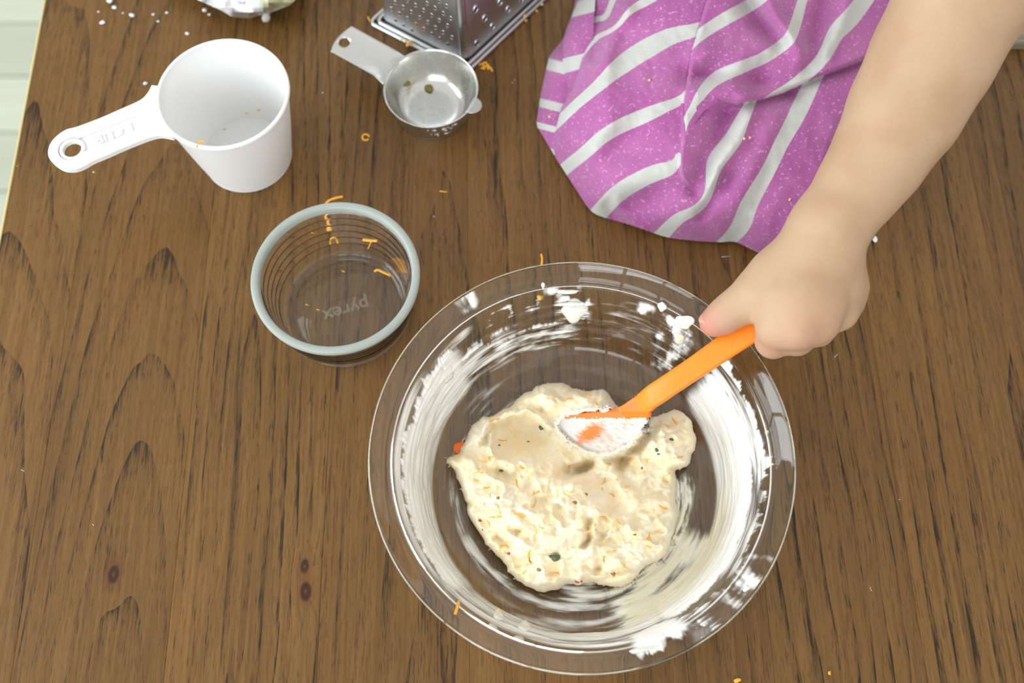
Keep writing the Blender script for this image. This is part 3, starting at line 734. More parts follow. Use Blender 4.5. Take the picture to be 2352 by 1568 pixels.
fattr(me, 'white', wh); fattr(me, 'warm', np.clip(.5 + .9 * fbm(a / 210, b / 190, 70, 3), 0, 1))
dm = M('cheese_mix', rough=.40, Subsurface_Weight=.5, Subsurface_Radius=(.008, .006, .003)); x, y, zc_ = dm.sep(dm.coord('Object'))
dv = dm.comb(x * 100, y * 100, zc_ * 100); n1 = dm.noise(dv, 1.6, 4, .6, .8); n2 = dm.noise(dv, 5.5, 3, .6, 1.2); n3 = dm.noise(dv, 14, 3)
cb = dm.mix((n1.step(.40, .62) * .55 + dm.attr('warm') * .75).clamp(), (.87, .82, .68), (.87, .73, .47))
cb = dm.mix(n2.step(.58, .70) * .5, cb, (.80, .56, .22)); cb = dm.mix(dm.attr('white') * .8, cb, (.84, .81, .75))
dm.set('Base Color', cb); dm.bump(n2 * .8 + n3 * .3, .16, .0009)
dough = empty('cheese_mixture', (P3(1300, 1090, .006).x, P3(1300, 1090, .006).y, .0062)); tag(dough, 'lumpy pale cream cheese mixture with shredded cheddar heaped in glass dish', 'food')
o = link('mixture_body', me, dm.m, dough); md = o.modifiers.new('t', 'SOLIDIFY'); md.thickness = .002; md.offset = -1
orange = M('cheddar', lin(246, 178, 62), .45, Subsurface_Weight=.2, Subsurface_Radius=(.002, .001, .0005)).m
green = M('green_pepper', lin(82, 96, 62), .4).m; red = M('red_pepper', lin(190, 70, 60), .4).m; olive = M('olive_bit', lin(150, 120, 40), .4).m
def dz1(a, b): return float(dough_h(np.array([float(a)]), np.array([float(b)]))[0])
pale_ch = M('creamy_cheddar', lin(240, 196, 108), .45).m
rng = np.random.default_rng(11)
# shreds lying in the surface
spots = [(580, 975, 120, 10), (1010, 1090, 110, 85), (490, 1175, 60, 25), (1100, 1250, 55, 70), (1380, 1120, 60, 85), (420, 390, 70, -30), (470, 515, 50, 0), (1540, 400, 60, 70), (1490, 430, 50, 50), (880, 265, 70, -10), (1060, 300, 60, 40), (1000, 235, 50, 0), (370, 810, 40, -20), (590, 680, 50, 60), (440, 990, 100, 5), (1150, 860, 50, 40), (800, 1340, 60, 10), (640, 1240, 80, 80), (1560, 620, 60, -20), (1470, 930, 60, 30), (1260, 640, 60, -70), (690, 840, 40, 0), (560, 780, 60, 70), (1050, 1055, 40, 80), (400, 620, 50, -20)]
for k in range(45): spots.append((rng.uniform(280, 1500), rng.uniform(620, 1350), rng.uniform(25, 60), rng.uniform(-90, 90)))
for i, (sa, sb, ln, ang) in enumerate(spots):
    if not inside(np.array([sa]), np.array([sb]), dp)[0]: continue
    pts = []
    for t in np.linspace(-.5, .5, 5):
        aa = sa + math.cos(R(ang)) * ln * t + 6 * math.sin(t * 5 + i); bb = sb + math.sin(R(ang)) * ln * t + 6 * math.cos(t * 4 + i)
        pts.append(P3(980 + aa / ZD, 820 + bb / ZD, dz1(aa, bb) - .00015))
    link('cheddar_shred', tube(pts, [.0002, .0006, .00075, .0006, .0002], 6, .6), orange if i < 25 else pale_ch, dough)
for i, (sa, sb, m_, sz) in enumerate(((715, 435, green, .0020), (1520, 515, green, .0016), (1430, 575, green, .0016), (1440, 600, green, .0010), (465, 700, green, .0014), (800, 1245, green, .0026), (770, 1240, green, .0014), (700, 1315, olive, .0018), (920, 903, olive, .0014), (1155, 1340, olive, .0016), (445, 875, olive, .0013), (1290, 1100, olive, .001), (990, 850, olive, .0011), (330, 1018, red, .0013), (935, 1392, red, .0015), (958, 1390, red, .0010), (510, 1220, red, .0011), (1340, 688, red, .0012), (1660, 600, red, .0009), (1075, 485, green, .0016), (630, 525, olive, .0009), (450, 548, green, .0008), (350, 1070, red, .0008))):
    q = P3(980 + sa / ZD, 820 + sb / ZD, max(dz1(sa, sb), float(blade_z(sa, sb)) - .0008 if inside(np.array([sa]), np.array([sb]), window)[0] else 0))
    link('pepper_bit', blob(q.x, q.y, q.z, sz, sz * .8, sz * .5, i + 50, .2, 1), m_, dough)

# ------------------------------------------------------------------ spatula
sp = empty('spatula', tuple(P3(1400, 985, .03))); tag(sp, 'orange silicone spatula held by the hand, head in the cheese mixture', 'spatula')
orange_s = M('orange_silicone', lin(255, 138, 28), .42, Subsurface_Weight=.15, Subsurface_Radius=(.004, .0015, .0005)).m
ax_pts = [(1930, 622, .1050, 58), (1860, 668, .1000, 60), (1800, 705, .0955, 60), (1738, 748, .0905, 62), (1660, 800, .0830, 58), (1600, 842, .0765, 54), (1540, 882, .0695, 53), (1500, 909, .0630, 55), (1482, 920, .0590, 50), (1466, 930, .0545, 44)]
cen = np.array([P(x, y, z) for x, y, z, w in ax_pts]); wid = np.array([w for *_, w in ax_pts]) * .000226
tN = np.linspace(0, len(cen) - 1, 60); ce = np.stack([np.interp(tN, range(len(cen)), cen[:, k]) for k in range(3)], -1); wi = np.interp(tN, range(len(cen)), wid)
for _ in range(3): ce[1:-1] = (ce[:-2] + 2 * ce[1:-1] + ce[2:]) / 4; wi[1:-1] = (wi[:-2] + 2 * wi[1:-1] + wi[2:]) / 4
vs, fs = [], []; ns = 20
for i in range(60):
    t = Vector(ce[min(i + 1, 59)] - ce[max(i - 1, 0)]).normalized(); s = t.cross(Vector((0, 0, 1))).normalized(); un = s.cross(t)
    th_ = .0030 if i < 46 else .0030 - .0019 * (i - 46) / 13
    k0 = min(1, .55 + i * .12)
    for k in range(ns):
        an = 2 * math.pi * k / ns; ca, sa_ = math.cos(an), math.sin(an)
        ex = math.copysign(abs(ca) ** .55, ca); ey = math.copysign(abs(sa_) ** .7, sa_)
        vs.append(Vector(ce[i]) + s * ex * wi[i] / 2 * k0 + un * (ey * th_ * k0 - .0010 * (1 - ex * ex) * 0))
for i in range(59):
    for k in range(ns): fs.append((i * ns + k, i * ns + (k + 1) % ns, (i + 1) * ns + (k + 1) % ns, (i + 1) * ns + k))
fs.append(list(range(ns))[::-1]); fs.append([59 * ns + k for k in range(ns)])
link('handle', mesh('sh', vs, fs), orange_s, sp)
blade_px = np.array([(1486, 950), (1500, 936), (1508, 928), (1498, 902), (1484, 896), (1453, 914), (1424, 935), (1392, 943), (1349, 947), (1250, 962), (1120, 1000), (1050, 1015), (1041, 1024), (1043, 1040), (1120, 1075), (1300, 1095), (1400, 1085), (1450, 1050), (1480, 1000)])
ba, bb, BF = grid_patch(chaikin((blade_px - np.array([980, 820])) * ZD, 2), 7)
neckz = .00015 * np.maximum(0, ((ba / ZD + 980 - 1428) * .874 - (bb / ZD + 820 - 950) * .486)) ; neckz = np.minimum(neckz, .0140)
bz = np.where(ba < 700, np.maximum(blade_z(ba, bb), .0078), blade_z(ba, bb)); 
dwin = np.where(inside(ba, bb, window), 1, -1) * seg_near(ba, bb, window, True)[0]
bz = np.where((dwin < -12) & inside(ba, bb, dp) & ((ba < 1000) | (bb > 420)), np.minimum(bz, dough_h(ba, bb) - .003), bz); bz = np.maximum(bz, .0076) + neckz
V = P(980 + ba / ZD, 820 + bb / ZD, bz); me = bpy.data.meshes.new('blade'); me.from_pydata(V, [], BF); me.update()
film = 1 - 1.0 * gauss(ba, bb, 1015, 470, 62, 30, -35) - .40 * gauss(ba, bb, 1110, 500, 120, 55, 15) - .36 * gauss(ba, bb, 1235, 410, 55, 40)
film = film + .55 * fbm(ba / 70 + bb / 60, bb / 14 - ba / 30, 90, 3) * (film < 1.2)
film = np.where(bb < 378 - 6 * fbm(ba / 15, bb / 15, 91, 2) * 2, 0, film); film = np.where(ba < 400, 0, film)
fattr(me, 'film', np.clip(film, 0, 1))
bmt = M('silicone_with_cream', rough=.4, Subsurface_Weight=.15, Subsurface_Radius=(.004, .0015, .0005)); bmt.set('Base Color', bmt.mix(bmt.attr('film').step(.05, .95), lin(255, 120, 24), (.70, .68, .65)))
o = link('blade', me, bmt.m, sp); md = o.modifiers.new('t', 'SOLIDIFY'); md.thickness = .0026; md.offset = -1

# ------------------------------------------------------------------ arm and hand (one surface grown from tapered limbs)
import openvdb
def arm_mesh():
    pr = []
    def limb(pts, k=.006):
        q = [(P(x, y, z), r) for x, y, z, r in pts]
        for i in range(len(q) - 1): pr.append((q[i], q[i + 1], k))
    # forearm to beyond the elbow
    limb([(2330, -250, .215, .0300), (2268, -110, .192, .0300), (2212, -5, .172, .0302), (2140, 135, .155, .0285), (2076, 258, .142, .0262), (2012, 372, .132, .0215), (1957, 452, .126, .0180), (1900, 530, .121, .0160)], .012)
    elbow = P(2330, -250, .215); pr.append(((elbow, .030), (elbow + np.array([.07, .07, .10]), .034), .02))
    pr.append(((elbow + np.array([.07, .07, .10]), .034), (elbow + np.array([.10, .10, .24]), .042), .02))
    # wrist broadens into the back of the hand
    limb([(1900, 530, .121, .0158), (1846, 600, .1150, .0145)], .012)
    limb([(1900, 530, .121, .0158), (1896, 600, .1150, .0140)], .012)
    # metacarpals
    limb([(1850, 598, .1160, .0135), (1808, 690, .1130, .0115), (1784, 752, .1060, .0100)], .008)
    limb([(1876, 600, .1180, .0130), (1850, 690, .1170, .0113), (1834, 756, .1110, .0096)], .008)
    limb([(1900, 605, .1170, .0130), (1886, 690, .1150, .0112), (1880, 744, .1090, .0094)], .008)
    limb([(1912, 612, .1130, .0130), (1922, 668, .1080, .0112), (1926, 716, .1020, .0094)], .008)
    limb([(1918, 628, .1060, .0120), (1932, 660, .0990, .0110), (1934, 692, .0940, .0095)], .010)
    # fingers close round the handle from the near side: proximal, middle, distal
    limb([(1784, 752, .1060, .0098), (1776, 782, .0925, .0088), (1790, 765, .0800, .0078), (1822, 730, .0790, .0068)], .0032)
    limb([(1834, 756, .1110, .0094), (1830, 776, .0960, .0086), (1840, 752, .0830, .0076), (1868, 714, .0830, .0066)], .0032)
    limb([(1880, 744, .1090, .0092), (1878, 756, .0950, .0084), (1886, 728, .0850, .0072), (1908, 690, .0860, .0064)], .0032)
    limb([(1926, 716, .1020, .0090), (1922, 724, .0920, .0080), (1926, 696, .0850, .0066), (1940, 664, .0870, .0058)], .0032)
    # thumb along the far side of the handle
    limb([(1850, 600, .1130, .0140), (1782, 640, .1080, .0125), (1736, 674, .1030, .0108)], .011)
    limb([(1736, 674, .1030, .0106), (1690, 706, .0980, .0090), (1660, 728, .0945, .0082), (1637, 742, .0925, .0070)], .005)
    allp = np.array([p for a_, b_, k in pr for p, r in (a_, b_)]); lo = allp.min(0) - .055; hi = allp.max(0) + .055; lo[2] = max(lo[2], .05)
    vx = .0015; n = np.ceil((hi - lo) / vx).astype(int)
    D = np.full(tuple(n), .03, np.float32)
    axs = [lo[i] + vx * np.arange(n[i]) for i in range(3)]
    for (a_, ra), (b_, rb), k in pr:
        mx = max(ra, rb) + .03
        sl = []
        for i in range(3):
            l = max(0, int((min(a_[i], b_[i]) - mx - lo[i]) / vx)); h = min(n[i], int((max(a_[i], b_[i]) + mx - lo[i]) / vx) + 2); sl.append(slice(l, h))
        X = axs[0][sl[0]][:, None, None]; Y = axs[1][sl[1]][None, :, None]; Z = axs[2][sl[2]][None, None, :]
        ba_ = b_ - a_; L = ba_ @ ba_
        t = np.clip(((X - a_[0]) * ba_[0] + (Y - a_[1]) * ba_[1] + (Z - a_[2]) * ba_[2]) / L, 0, 1)
        d = np.sqrt((X - a_[0] - t * ba_[0]) ** 2 + (Y - a_[1] - t * ba_[1]) ** 2 + (Z - a_[2] - t * ba_[2]) ** 2) - (ra + (rb - ra) * t)
        d = np.minimum(d, .03).astype(np.float32); o = D[tuple(sl)]
        h = np.clip(.5 + .5 * (o - d) / k, 0, 1)
        D[tuple(sl)] = o * (1 - h) + d * h - k * h * (1 - h)
    g = openvdb.FloatGrid(.03); g.copyFromArray(D); g.transform = openvdb.createLinearTransform(vx)
    pts, quads = g.convertToQuads(0.0)
    return np.asarray(pts, float) + lo, np.asarray(quads)
pts, quads = arm_mesh()
me = bpy.data.meshes.new('arm'); me.from_pydata(pts, [], quads[:, ::-1]); me.update()
def near(q, r): return np.exp(-((np.linalg.norm(pts - np.array(P(*q)), axis=1)) / r) ** 2)
pk = near((1620, 745, .0925), .010) * .9 + .45 * near((1650, 765, .090), .012) + .35 * near((1775, 800, .100), .012) + .25 * near((1842, 768, .118), .010) + .2 * near((1893, 748, .118), .010)
fattr(me, 'pink', np.clip(pk, 0, 1))
sk = M('skin', rough=.5, Subsurface_Weight=.22, Subsurface_Radius=(.008, .003, .0015)); sk.b.inputs['Specular IOR Level'].default_value = .35
x, y, z_ = sk.sep(sk.coord('Object')); nv = sk.comb(x * 100, y * 100, z_ * 100); n1 = sk.noise(nv, .35, 3); n2 = sk.noise(nv, 9, 3); n3 = sk.noise(nv, 40, 2)
c_ = sk.mix(n1.step(.35, .7), lin(187, 157, 128), lin(179, 146, 116)); c_ = sk.mix(n2.step(.45, .8) * .2, c_, lin(178, 134, 112)); c_ = sk.mix(sk.attr('pink'), c_, lin(192, 132, 116))
sk.set('Base Color', c_); sk.bump(n3 * .6 + n2 * .5, .12, .0006)
nail_m = M('nail', lin(206, 152, 136), .3).m
person = empty('person', tuple(P3(1912, 528, .121))); tag(person, 'bare arm of a child reaching in, fist closed round the orange spatula', 'person')
arm = link('arm', me, sk.m, person)
nm = blob(0, 0, 0, .0042, .0052, .0012, 4, .02, 3); nz_ = Vector((-.62, .32, .72)).normalized(); ny_ = (P3(1640, 730, .0925) - P3(1690, 700, .098)).normalized(); ny_ = (ny_ - nz_ * ny_.dot(nz_)).normalized(); nx_ = ny_.cross(nz_)
mt = Matrix((nx_, ny_, nz_)).transposed().to_4x4(); mt.translation = P3(1637, 740, .0925) + nz_ * .0054; nm.transform(mt); link('thumb_nail', nm, nail_m, person)
md = arm.modifiers.new('s', 'SMOOTH'); md.factor = .5; md.iterations = 3

# ------------------------------------------------------------------ striped cloth (drawn in a 2.613x enlarged frame)
ZC = 2.613
front = [(85, 740), (130, 830), (190, 930), (240, 1010), (330, 1150), (410, 1275), (500, 1310), (640, 1345), (760, 1390), (880, 1430), (1060, 1447), (1190, 1455), (1270, 1445), (1340, 1480), (1420, 1518), (1480, 1530)]
right = [(1600, 1490), (1780, 1320), (1930, 1100), (2060, 880), (2200, 600), (2350, 300), (2480, 0), (2640, -420)]
front = [tuple(q) for q in chaikin(front, 2, False)]; outer = front + right
leftA = [(440, -420), (400, -150), (352, 0), (330, 80), (338, 160), (366, 250), (345, 400), (300, 540), (232, 650), (192, 800), (182, 872)]
sheet1 = leftA + [(200, 950)] + [q for q in front if q[1] > 1000] + right
F1 = [(1110, -420), (1100, 0), (1062, 130), (1034, 230), (1012, 300), (986, 450), (971, 560), (961, 700), (956, 860)]
F1low = [(961, 700), (956, 860), (942, 950), (946, 1050), (1000, 1130)]
F2 = [(1180, 604), (1280, 626), (1420, 602), (1560, 562), (1760, 472), (2080, 352), (2300, 250)]
F3 = [(1330, -300), (1410, 0), (1470, 80), (1572, 232)]
neck = [(956, 860), (1010, 770), (1090, 665), (1180, 604)]
sheet2 = F1 + neck[1:] + F2[1:] + [(2400, 150), (2480, -420)]
def dome(a, b):
    d = np.minimum(seg_near(a, b, front)[0], seg_near(a, b, right)[0] * 3.5); up = sstep(900, -300, b)
    dl = seg_near(a, b, [(85, 740), (110, 560), (160, 340), (245, 230), (300, 80), (330, -420)])[0]
    q = np.minimum(d, dl * 1.15)
    return .0035 + .060 * (1 - np.exp(-q / 240)) + .012 * up * sstep(60, 500, q)
def folds(a, b):
    z = -.0060 * gauss(a, b, 590, 900, 120, 80, -30) - .0050 * gauss(a, b, 760, 1190, 150, 55, -20) + .0035 * ridge(a, b, [(480, 420), (520, 700), (420, 900)], 90)
    z += .0035 * ridge(a, b, [(560, 1230), (640, 1290), (720, 1370)], 40) - .003 * ridge(a, b, [(520, 1240), (560, 1330)], 40)
    z += .0050 * ridge(a, b, [(620, 60), (540, 190), (500, 350)], 60) - .0045 * ridge(a, b, [(490, 60), (470, 170), (430, 330)], 38)
    z -= .0058 * gauss(a, b, 1085, 440, 85, 40, -15) + .0062 * gauss(a, b, 1415, 478, 70, 50, -30)
    z += .0050 * ridge(a, b, [(1060, 560), (1250, 540), (1330, 560)], 70) + .0045 * ridge(a, b, [(1100, 330), (1300, 330), (1500, 270)], 80)
    z += .0070 * ridge(a, b, [(1460, -100), (1500, 60), (1610, 220), (1680, 330)], 60) - .0060 * ridge(a, b, [(1350, 20), (1430, 130), (1530, 240)], 55)
    z += .0040 * ridge(a, b, [(1820, 300), (1900, 150), (1950, 0)], 60) - .0040 * ridge(a, b, [(1700, 380), (1780, 200), (1800, 0)], 60)
    z += .0050 * ridge(a, b, [(1130, 1120), (1190, 960), (1290, 830), (1350, 700)], 60) - .0050 * ridge(a, b, [(1040, 1130), (1110, 960), (1190, 790), (1230, 690)], 60)
    z -= .0040 * ridge(a, b, [(1080, 1290), (1200, 1090), (1220, 1040)], 40) - .003 * ridge(a, b, [(1260, 1250), (1400, 950), (1500, 720)], 70)
    z -= .0040 * gauss(a, b, 1610, 570, 60, 36)
    return 1.45 * z + .0016 * fbm(a / 150, b / 150, 3, 3)
def side(a, b, pl):                                          # + on the right of a downward polyline
    d, qx, qy = seg_near(a, b, pl); return d * np.where(a - qx >= 0, 1, -1)
white_lines = {0: [(370, 165), (420, 120), (490, 110), (560, -40)], 1: [(400, 270), (460, 215), (540, 175), (620, 90), (740, 10), (900, -120)],
  2: [(215, 730), (330, 620), (460, 510), (600, 390), (760, 280), (900, 210), (1040, 180), (1200, 100)],
  3: [(250, 1015), (370, 920), (480, 820), (600, 750), (740, 690), (860, 640), (970, 590)],
  4: [(460, 1280), (560, 1170), (700, 1080), (830, 1020), (945, 960)],
  5: [(850, 1400), (950, 1300), (1060, 1240), (1120, 1140), (1140, 1040), (1200, 930), (1280, 830), (1330, 700), (1370, 610), (1420, 500)],
  6: [(1240, 1440), (1340, 1250), (1440, 1080), (1540, 880), (1640, 700), (1740, 490), (1800, 380)]}
pp, vv_ = [], []
for k, l in white_lines.items():
    for q in l: pp.append(q); vv_.append(k)
for q, v in (((1000, 930), 4.42), ((1090, 760), 4.45), ((1160, 680), 4.46), ((975, 1000), 4.35), ((1480, 1460), 6.55), ((1700, 1000), 6.55), ((1900, 700), 6.6), ((2000, 440), 6.6), ((1490, 1530), 6.95), ((1890, 930), 6.98), ((1700, 1300), 7.0), ((2300, 200), 7.3), ((2400, -300), 7.4), ((1020, 1150), 4.5)): pp.append(q); vv_.append(v)
s1 = rbf_fit(pp, vv_)
pb, vb = [], []
for k, l in {2: [(1030, 240), (1130, 165), (1250, 92), (1400, 10), (1560, -160)], 3: [(968, 800), (1020, 660), (1090, 540), (1180, 460), (1300, 410), (1430, 360), (1540, 290), (1605, 235), (1645, 130), (1680, 0), (1740, -200)], 4: [(1560, 560), (1700, 450), (1810, 330), (1870, 200), (1960, 120), (2060, 0), (2200, -200)]}.items():
    for q in l: pb.append(q); vb.append(k)
for q, v in (((1180, 604), 3.42), ((1280, 626), 3.6), ((1090, 680), 3.38), ((1000, 790), 3.3), ((1430, 480), 3.5), ((2080, 350), 4.55), ((2200, 100), 4.6), ((1450, 150), 2.5), ((1060, 430), 2.62)): pb.append(q); vb.append(v)
s2 = rbf_fit(pb, vb)
cv, cf, cs, cn = [], [], [], []
def sheet(poly, step, zf, sf):
    a, b, F = grid_patch(np.array(poly, float), step); z = zf(a, b); base = sum(len(q) for q in cv)
    cv.append(P(1200 + a / ZC, b / ZC, z)); cf.append(F + base); cs.append(sf(a, b)); cn.append((seg_near(a, b, [(972, 640), (966, 760), (962, 905)])[0] < 20) * (1.0 if sf is s1 else 0.0) + (inside(a, b, [(962, 640), (1060, 640), (1060, 800), (1010, 1010), (955, 1000)]) * (1.0 if sf is s1 else 0.0)) + inside(a, b, [(1050, 640), (1110, 590), (1190, 590), (1200, 690), (1060, 760)]) * 1.0 + inside(a, b, [(900, 700), (975, 700), (975, 905), (900, 925)]) * (1.0 if sf is s1 else 0.0))
def z1(a, b):
    z = dome(a, b) + folds(a, b)
    e = seg_near(a, b, leftA)[0]; z = z - .010 * (1 - np.sqrt(1 - (1 - np.clip(e / 55, 0, 1)) ** 2))
    sl = side(a, b, F1low + [(1060, 1200)]); z = z + .0065 * sstep(-6, 16, sl) * np.exp(-np.abs(sl) / 120) * sstep(600, 800, b) * (1 - sstep(1040, 1150, b))
    i2 = inside(a, b, sheet2); d2_ = seg_near(a, b, sheet2, True)[0]
    z = z - .010 * i2 * sstep(0, 60, d2_)
    f2 = seg_near(a, b, F2[1:])[0]; z = z - .0075 * np.exp(-f2 / 60) * (1 - .6 * i2)
    return np.maximum(z, .0012)
def z2(a, b):
    z = dome(a, b) + folds(a, b)
    e = seg_near(a, b, F1)[0]; z = z + .0050 * np.exp(-e / 140) - .008 * (1 - np.sqrt(1 - (1 - np.clip(e / 34, 0, 1)) ** 2))
    e = seg_near(a, b, F2)[0]; k = sstep(1120, 1330, a); z = z + k * (.0040 * np.exp(-e / 120) - .0105 * (1 - np.sqrt(1 - (1 - np.clip(e / 30, 0, 1)) ** 2)))
    return z
L1p = [(345, -420), (330, -60), (300, 80), (245, 230), (160, 340), (110, 560), (84, 730), (90, 765), (130, 830), (190, 930), (250, 960), (300, 700), (350, 500), (350, 200), (420, -420)]
L2p = [(400, -420), (345, -20), (300, 85), (246, 232), (240, 400), (264, 540), (246, 600), (228, 690), (300, 720), (420, 400), (430, 100), (470, -420)]
def zL1(a, b): e = seg_near(a, b, L1p[:10])[0]; return .0012 + .016 * (1 - np.exp(-e / 70)) + .010 * sstep(700, 0, b) * sstep(0, 60, e)
def zL2(a, b): e = seg_near(a, b, L2p[1:8])[0]; return .012 + .016 * (1 - np.exp(-e / 50)) + .010 * sstep(700, 0, b)
sL1 = lambda a, b: np.interp(b - .25 * (a - 170), [-400, 390, 640, 770, 910, 1200], [-3, 0, 1, 2, 3, 5])
sL2 = lambda a, b: np.interp(b + .25 * (a - 290), [-400, 60, 385, 800], [-1.5, 0, 1, 2.3])
sheet(sheet1, 8, z1, s1); sheet(sheet2, 8, z2, s2); sheet(L1p, 8, zL1, sL1); sheet(L2p, 8, zL2, sL2)
CV = np.concatenate(cv); CF = np.concatenate(cf)
me = bpy.data.meshes.new('cloth'); me.from_pydata(CV, [], CF); me.update(); fattr(me, 'stripe', np.concatenate(cs)); fattr(me, 'plain', np.concatenate(cn))
cm = M('striped_cotton', rough=.9, Sheen_Weight=.25); cm.b.inputs['Specular IOR Level'].default_value = .15
x, y, z_ = cm.sep(cm.coord('Object')); nv = cm.comb(x * 1000, y * 1000, z_ * 1000)
fz = cm.noise(nv, .9, 3, .7); sp_ = cm.noise(nv, .55, 2, .5); cl = cm.noise(nv, .03, 3)
s_ = cm.attr('stripe'); f = ((s_ + .5).frac() - .5).abs() + (fz - .5) * .02 + cm.attr('plain')
pur = cm.mix(cl.step(.35, .65), lin(166, 91, 150), lin(174, 101, 156)); pur = cm.mix(fz.step(.5, .8) * .35, pur, lin(146, 74, 140))
pur = cm.mix(sp_.step(.60, .70) * .7, pur, lin(206, 162, 200))
cm.set('Base Color', cm.mix(f.step(.128, .150), cm.mix(fz, lin(200, 200, 194), lin(184, 186, 182)), pur)); cm.bump(fz, .45, .0009)
cloth = link('striped_cloth', me, cm.m); tag(cloth, 'purple cotton cloth with white stripes bunched on the table beside the arm', 'cloth')
def cloth_z(x, y): a = np.array([(x - 1200) * ZC]); b = np.array([y * ZC]); return float((z2 if inside(a, b, sheet2)[0] else z1)(a, b)[0])

# ------------------------------------------------------------------ foil wrapper
fpoly = chaikin([(440, -10), (455, 0), (505, 22), (530, 37), (536, 39), (556, 41), (575, 43), (590, 36), (612, 33), (640, 22), (666, 12), (676, 0), (690, -40), (720, -140), (640, -260), (500, -280), (380, -200), (330, -90)], 0)
a, b, F = grid_patch(fpoly, 11)
rg = np.random.default_rng(5); site = np.stack([rg.uniform(320, 720, 60), rg.uniform(-290, 45, 60)], -1); hs = rg.uniform(-.004, .006, 60); gx = rg.uniform(-.00025, .00025, (60, 2))
dist = np.linalg.norm(np.stack([a, b], -1)[:, None] - site[None], axis=-1); k = dist.argmin(1)
z = .024 + hs[k] * .5 + ((np.stack([a, b], -1) - site[k]) * gx[k]).sum(1) + .012 * sstep(-250, -20, b) * 0
e = seg_near(a, b, fpoly, True)[0]; z = z - .010 * (1 - np.clip(e / 24, 0, 1)) ** 2; z = np.maximum(z, .001)
me = bpy.data.meshes.new('foil'); me.from_pydata(P(a, b, z), [], F); me.update()
inner = np.clip(sstep(598, 606, a + (b - 10) * .25), 0, 1); grey = ((b > 14 + .0 * a) & (a > 532) & (a < 612)) * 1.0
fattr(me, 'inner', inner * (1 - sstep(19, 24, b + (a - 600) * .08))); fattr(me, 'foil', grey * sstep(15, 24, b - abs(a - 572) * .12))
fattr(me, 'print', np.clip(np.exp(-((a - 552) / 14) ** 2 - ((b - 4 - (a - 552) * .3) / 3.2) ** 2) * 1.4 + np.exp(-((a - 480) / 30) ** 2 - ((b + 80) / 20) ** 2) + np.exp(-((a - 560) / 40) ** 2 - ((b + 140) / 16) ** 2), 0, 1))
fo = M('wrapper', rough=.35); pr_ = fo.noise(fo.comb(*fo.sep(fo.coord('Object'))), 420, 2)
c_ = fo.mix(fo.attr('inner'), (.86, .87, .90), lin(196, 196, 158)); c_ = fo.mix(fo.attr('foil'), c_, (.68, .68, .69)); c_ = fo.mix((fo.attr('print') * pr_.step(.42, .55)).clamp(), c_, lin(70, 78, 160))
fo.set('Base Color', c_); fo.set('Metallic', fo.attr('foil') * .9)
foil = link('foil_wrapper', me, fo.m, None, False); tag(foil, 'crumpled white and silver foil wrapper beyond the white cup', 'wrapper')
md = foil.modifiers.new('t', 'SOLIDIFY'); md.thickness = .0004

# ------------------------------------------------------------------ weathered board behind the arm
q0 = P3(2200, 114, 0); bw = .034
bd = empty('wooden_board', (q0.x + .12, q0.y + .015, 0)); tag(bd, 'grey weathered wooden strip lying on the table behind the arm', 'board')
gm = M('weathered_wood', rough=.75); x, y, z_ = gm.sep(gm.coord('Object')); n1 = gm.noise(gm.comb(x * 30, y * 400, z_ * 400), 1, 4, .6); gm.set('Base Color', gm.mix(n1.step(.3, .7), lin(120, 108, 92), lin(164, 156, 140)))
ye = P3(2340, 62, .012).y
link('strip', from_bm('b', box_bm(q0.x + .12, (q0.y + ye) / 2 + .0, .006, .30, ye - q0.y, .012, .0012)), gm.m, bd)
link('lip', from_bm('b', box_bm(q0.x + .12, ye + .002, .008, .30, .007, .016, .0012)), gm.m, bd)

# ------------------------------------------------------------------ loose shreds and crumbs
def shred(pts, rad, label, group=None, zf=None, m_=orange, name='cheese_shred', cat='cheese', flat=.55):
    """shred along pixel points; zf gives the height of what it lies on"""
    pts = chaikin(pts, 2, False) if len(pts) > 2 else np.array(pts, float)
    w = [P3(x, y, (zf(x, y) if zf else 0) + rad * flat * .9) for x, y in pts]
    n = len(w); rd = [rad * (.6 if i in (0, n - 1) else 1) for i in range(n)]
    return tag(link(name, tube(w, rd, 6, flat), m_), label, cat, group)
gz = lambda x, y: hit_profile(x, y, GC, gbowl_z, GH)
pz = lambda x, y: hit_profile(x, y, BC, lambda r: float(dish_z(r)), .064)
wz = lambda x, y: hit_profile(x, y, WC, lambda r: float(np.interp(r, [0, .022, .0262, .0276, .0372, .0385], [.0022, .0022, .0028, .005, .064, .0678])), .067)
ringp = [(840 + 8 * math.cos(t), 315 + 7 * math.sin(t)) for t in np.linspace(.6, 6.2, 12)]
shred(ringp, .0007, 'ring of cheddar curl on the table below the steel cup')
shred([(788, 451), (772, 454), (757, 459), (749, 466), (746, 478), (746, 492), (753, 505), (760, 513), (758, 521), (751, 520), (751, 514)], .0009, 'long curly cheddar shred on the table against the small glass bowl')
shred([(1010, 439), (1027, 441)], .0008, 'short straight cheddar shred alone on the open table')
shred([(1243, 583), (1246, 594), (1244, 610)], .0007, 'thin cheddar shred on the table behind the pie dish rim')
shred([(759, 561), (758, 549), (766, 544), (774, 548), (776, 559)], .0007, 'arched cheddar shred inside the small glass bowl', zf=gz)
shred([(833, 550), (848, 552), (866, 553)], .0011, 'thick bar of cheddar stuck inside the small glass bowl', zf=gz)
shred([(852, 555), (849, 563), (845, 571)], .0006, 'tiny cheddar stem below the thick bar in the small bowl', zf=gz)
shred([(860, 624), (866, 618), (880, 625), (898, 633)], .0009, 'hooked cheddar shred on the side of the small glass bowl', zf=gz)
